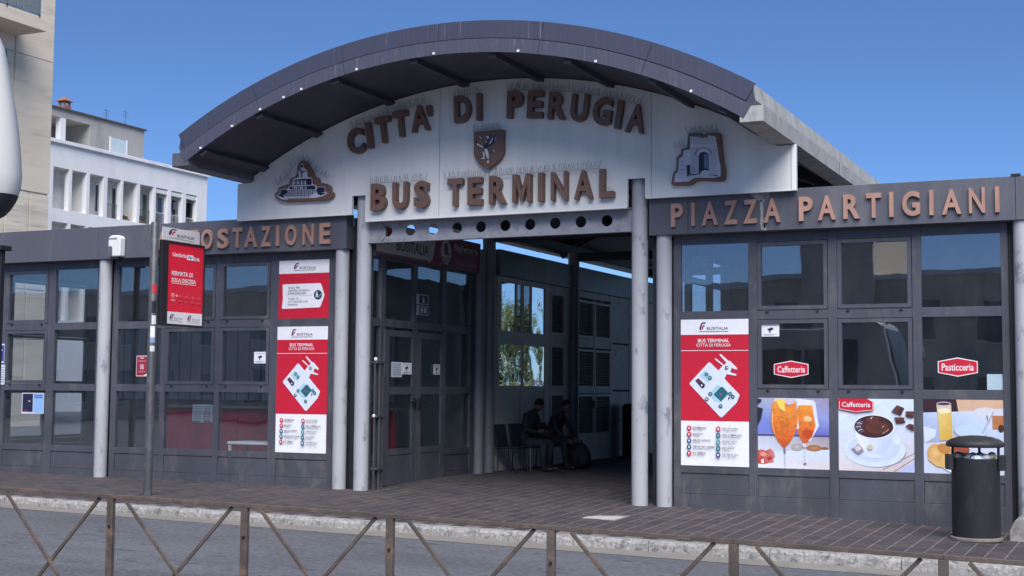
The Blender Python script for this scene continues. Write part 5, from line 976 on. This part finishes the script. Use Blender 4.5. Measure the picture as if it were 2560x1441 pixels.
# set-back top storey with chimney and aerials
XP = -51.6; yPe = atX(360, 360, XP).y; zPt = atX(250, 299, XP).z; zPb = zc_ + .05
pt = bx('penthouse_wall', M_WALLG, wb, XP - 7, XP - 3, YA, yPe, zPb, zPt)
ya, yb = atX(131, 330, XP).y - 6, atX(225, 345, XP).y; bx('penthouse_wall', M_WALLG, wb, XP - 2.999, XP, yb, yPe - .001, zPb, zPt - .001); bx('penthouse_beam', M_WALLG, wb, XP - 2.99, XP, YA, yb - .001, zPt - .5, zPt - .002); yp = atX(158, 330, XP).y
bx('penthouse_pier', M_WALLW, wb, XP - .4, XP - .01, yp - .22, yp + .22, zPb, zPt - .5); bx('penthouse_roof', mat('roof_edge', (.08, .07, .065, 1), .8), wb, XP - 7.1, XP + .14, YA, yPe + .12, zPt + .001, zPt + .1)
wa, wz = atX(276, 365, XP), atX(315, 365, XP); wn = bx('window', mat('pale_shutter', (.50, .60, .66, 1), .5, var=.05), wb, XP - .02, XP + .03, wa.y, wz.y, zPb + .05, atX(295, 348, XP).z); bx('window_frame', M_WALLW, wn, XP - .02, XP + .05, wa.y - .1, wa.y, zPb + .05, atX(295, 346, XP).z); bx('window_frame', M_WALLW, wn, XP - .02, XP + .05, wz.y, wz.y + .1, zPb + .05, atX(295, 346, XP).z)
cp = atX(161, 276, XP - 1.5); M_TER = mat('chimney_brick', (.27, .13, .085, 1), .85, var=.25, scale=8); chm = bx('chimney', M_TER, wb, cp.x - .28, cp.x + .28, cp.y - .28, cp.y + .28, zPt, cp.z + .25)
for sx in (-1, 1):
    for sy in (-1, 1): bx('chimney_leg', M_TER, chm, cp.x + sx * .2 - .06, cp.x + sx * .2 + .06, cp.y + sy * .2 - .06, cp.y + sy * .2 + .06, cp.z + .25, cp.z + .55)
MB().add([(cp.x - .4, cp.y - .4, cp.z + .55), (cp.x + .4, cp.y - .4, cp.z + .55), (cp.x + .4, cp.y + .4, cp.z + .55), (cp.x - .4, cp.y + .4, cp.z + .55), (cp.x, cp.y, cp.z + .9)], [(3, 2, 1, 0), (0, 1, 4), (1, 2, 4), (2, 3, 4), (3, 0, 4)]).build('chimney_cap', M_TER, chm)
for k, (px, hh) in enumerate(((265, .75), (313, 1.0))):
    q = atX(px, 320, XP - 1); t = thing('tv_aerial', ['short television aerial on the grey top storey, nearer the chimney', 'taller television aerial on the grey top storey, farther from the chimney'][k], 'aerial', 'rooftop aerials')
    MB().tube([(q.x, q.y, zPt), (q.x, q.y, zPt + hh + .35)], .02, 6).build('mast', M_BAR, t)
    for j in range(3): MB().tube([(q.x, q.y - .25, zPt + hh - .1 + .16 * j), (q.x, q.y + .25, zPt + hh - .1 + .16 * j)], .012, 5).build('aerial_rod', M_BAR, t)

# buildings across the road behind the camera (they show in the glass)
def block(label, x0, x1, y0, y1, h, m, tower=None):
    t = thing('street_building', label, 'building', 'buildings across the road'); bx('wall', m, t, x0, x1, y0, y1, -1, h); bx('cornice', M_WALLW, t, x0 - .2, x1 + .2, y1 - .5, y1 + .3, h, h + .3)
    n = int((x1 - x0) / 3.2)
    for f in range(max(1, int(h // 3.3))):
        for k in range(n): xx = x0 + 1.2 + k * 3.2; w_ = bx('window', M_WIN, t, xx, xx + 1.2, y1 - .02, y1 + .04, .9 + f * 3.3, 2.5 + f * 3.3); bx('window_sill', M_WALLW, w_, xx - .1, xx + 1.3, y1, y1 + .14, .8 + f * 3.3, .895 + f * 3.3)
    if tower: bx('stair_tower', m, t, tower[0], tower[1], y0 + 1, y1 + .6, h + .31, tower[2]); bx('stair_tower', m, t, tower[0], tower[1], y1 + .31, y1 + .6, -1, h + .305)
M_TAN = mat('tan_render', (.66, .58, .47, 1), .85, var=.1); M_OCH = mat('ochre_render', (.56, .47, .33, 1), .85, var=.1)
block('long tan building across the road behind the viewer', -22, 4, -62, -50, 7.0, M_TAN, (-6.5, -3.2, 11)); block('ochre building across the road to the viewer’s right', 9, 34, -64, -52, 8.0, M_OCH, (12, 15, 12)); block('low tan building across the road far to the left', -60, -26, -60, -48, 7.2, M_TAN)

# trees on the square beyond the passage (mirrored in its windows)
M_BARK = mat('bark', (.09, .07, .055, 1), .9, var=.3, bump=.5); M_LEAF = [mat('leaf_%d' % i, c, .6, var=.35, scale=1.5) for i, c in enumerate([(.09, .13, .03, 1), (.06, .10, .025, 1), (.13, .16, .04, 1)])]
for k, (x, y, h, lab) in enumerate([(6.4, 22, 5.0, 'leafy tree on the square seen only in the passage mirrors, nearest'), (8.8, 27, 5.6, 'leafy tree on the square seen only in the passage mirrors, tallest'), (11.0, 34, 6.0, 'leafy tree on the square seen only in the passage mirrors, farthest')]):
    t = thing('square_tree', lab, 'tree', 'trees beyond the passage'); MB().tube([(x, y, -.3), (x + .05, y, 1.2), (x - .05, y + .05, 2.4), (x, y, h * .7)], [.17, .14, .12, .05], 10).build('trunk', M_BARK, t, smooth=True)
    for j in range(5): a = j * 1.3; MB().tube([(x, y, 2.0 + .3 * j), (x + 1.1 * cos(a), y + 1.1 * sin(a), 3.0 + .35 * j)], [.06, .02], 6).build('branch', M_BARK, t)
    rnd = random.Random(k + 20)
    for j in range(9): bush('crown', t, (x + rnd.uniform(-1.3, 1.3), y + rnd.uniform(-1.3, 1.3), h * .5 + rnd.uniform(-1.6, 1.4)), (rnd.uniform(.7, 1.1),) * 3, 260, M_LEAF[j % 3], .12, seed=k * 10 + j)

# coach parked at the left, only its mirror reaches into the picture
co = thing('coach', 'white coach of which only the big side mirror shows at the left edge', 'coach'); M_CW = mat('coach_white', (.52, .51, .49, 1), .3, var=.03, spec=.6)
MB().prism([(-8, .25), (3.3, .25), (3.45, .8), (3.40, 1.6), (3.05, 3.1), (2.8, 3.25), (-8, 3.25)], -17.3, -14.85, lambda u, v, d: Vector((u, d, v))).build('body', M_CW, co, bevel=.08)
MB().prism([(3.475, .95), (3.425, 1.62), (3.09, 3.02), (3.115, 3.02), (3.45, 1.62), (3.50, .95)], -17.15, -15.0, lambda u, v, d: Vector((u, d, v))).build('windscreen', M_WIN, co)
for k in range(7): bx('side_window', M_WIN, co, -7.6 + k * 1.45, -6.25 + k * 1.45, -14.845, -14.83, 1.5, 2.75)
for x in (-5.8, 1.7):
    for y in (-17.25, -14.9): w_ = MB(); w_.lathe([(.30, -.14), (.48, -.14), (.5, -.1), (.5, .1), (.48, .14), (.30, .14)], 0, 0, 28); o = w_.build('wheel', M_DARK, co, auto=40); o.matrix_local = Matrix.Translation((x, y, .5 + zr(0))) @ Matrix.Rotation(radians(90), 4, 'X')
cen = CAM + ray(-64, 330) * 6.0; ux = Vector((R_.x, R_.y, 0)).normalized(); uy = Vector((-ux.y, ux.x, 0)); s = 6.0 / FPX
prof = [(50, 20), (62, 36), (85, 52), (115, 66), (160, 76), (210, 86), (270, 98), (330, 108), (390, 115), (440, 119), (470, 117), (489, 111)]
def shape(pr, cap=True):
    mb = MB(); n = 36; vs = []
    for py, hw in pr:
        for k in range(n):
            a = 2 * pi * k / n; ca, sa = cos(a), sin(a); e = .8; vx = abs(ca) ** e * (1 if ca > 0 else -1); vy = abs(sa) ** e * (1 if sa > 0 else -1)
            vs.append(cen + ux * (vx * hw * s) + uy * (vy * hw * s * .55) + Vector((0, 0, (330 - py) * s)))
    mb.add(vs, [(i * n + k, i * n + (k + 1) % n, (i + 1) * n + (k + 1) % n, (i + 1) * n + k) for i in range(len(pr) - 1) for k in range(n)] + [tuple(range(n)), tuple(range((len(pr) - 1) * n, len(pr) * n))]); return mb
mir = shape(prof).build('mirror', M_CW, co, auto=50); shape([(490, 112), (505, 106), (525, 94), (540, 80), (552, 60), (558, 30)]).build('mirror_foot', M_DARK, mir, auto=50)
top = cen + Vector((0, 0, (330 - 60) * s)); MB().tube([Vector((3.1, -15.0, 3.15)), Vector((3.5, -14.6, 3.42)), top + Vector((-.25, -.15, .16)), top + Vector((0, 0, -.03))], [.05, .05, .045, .04], 10).build('mirror_arm', M_CW, co, smooth=True)
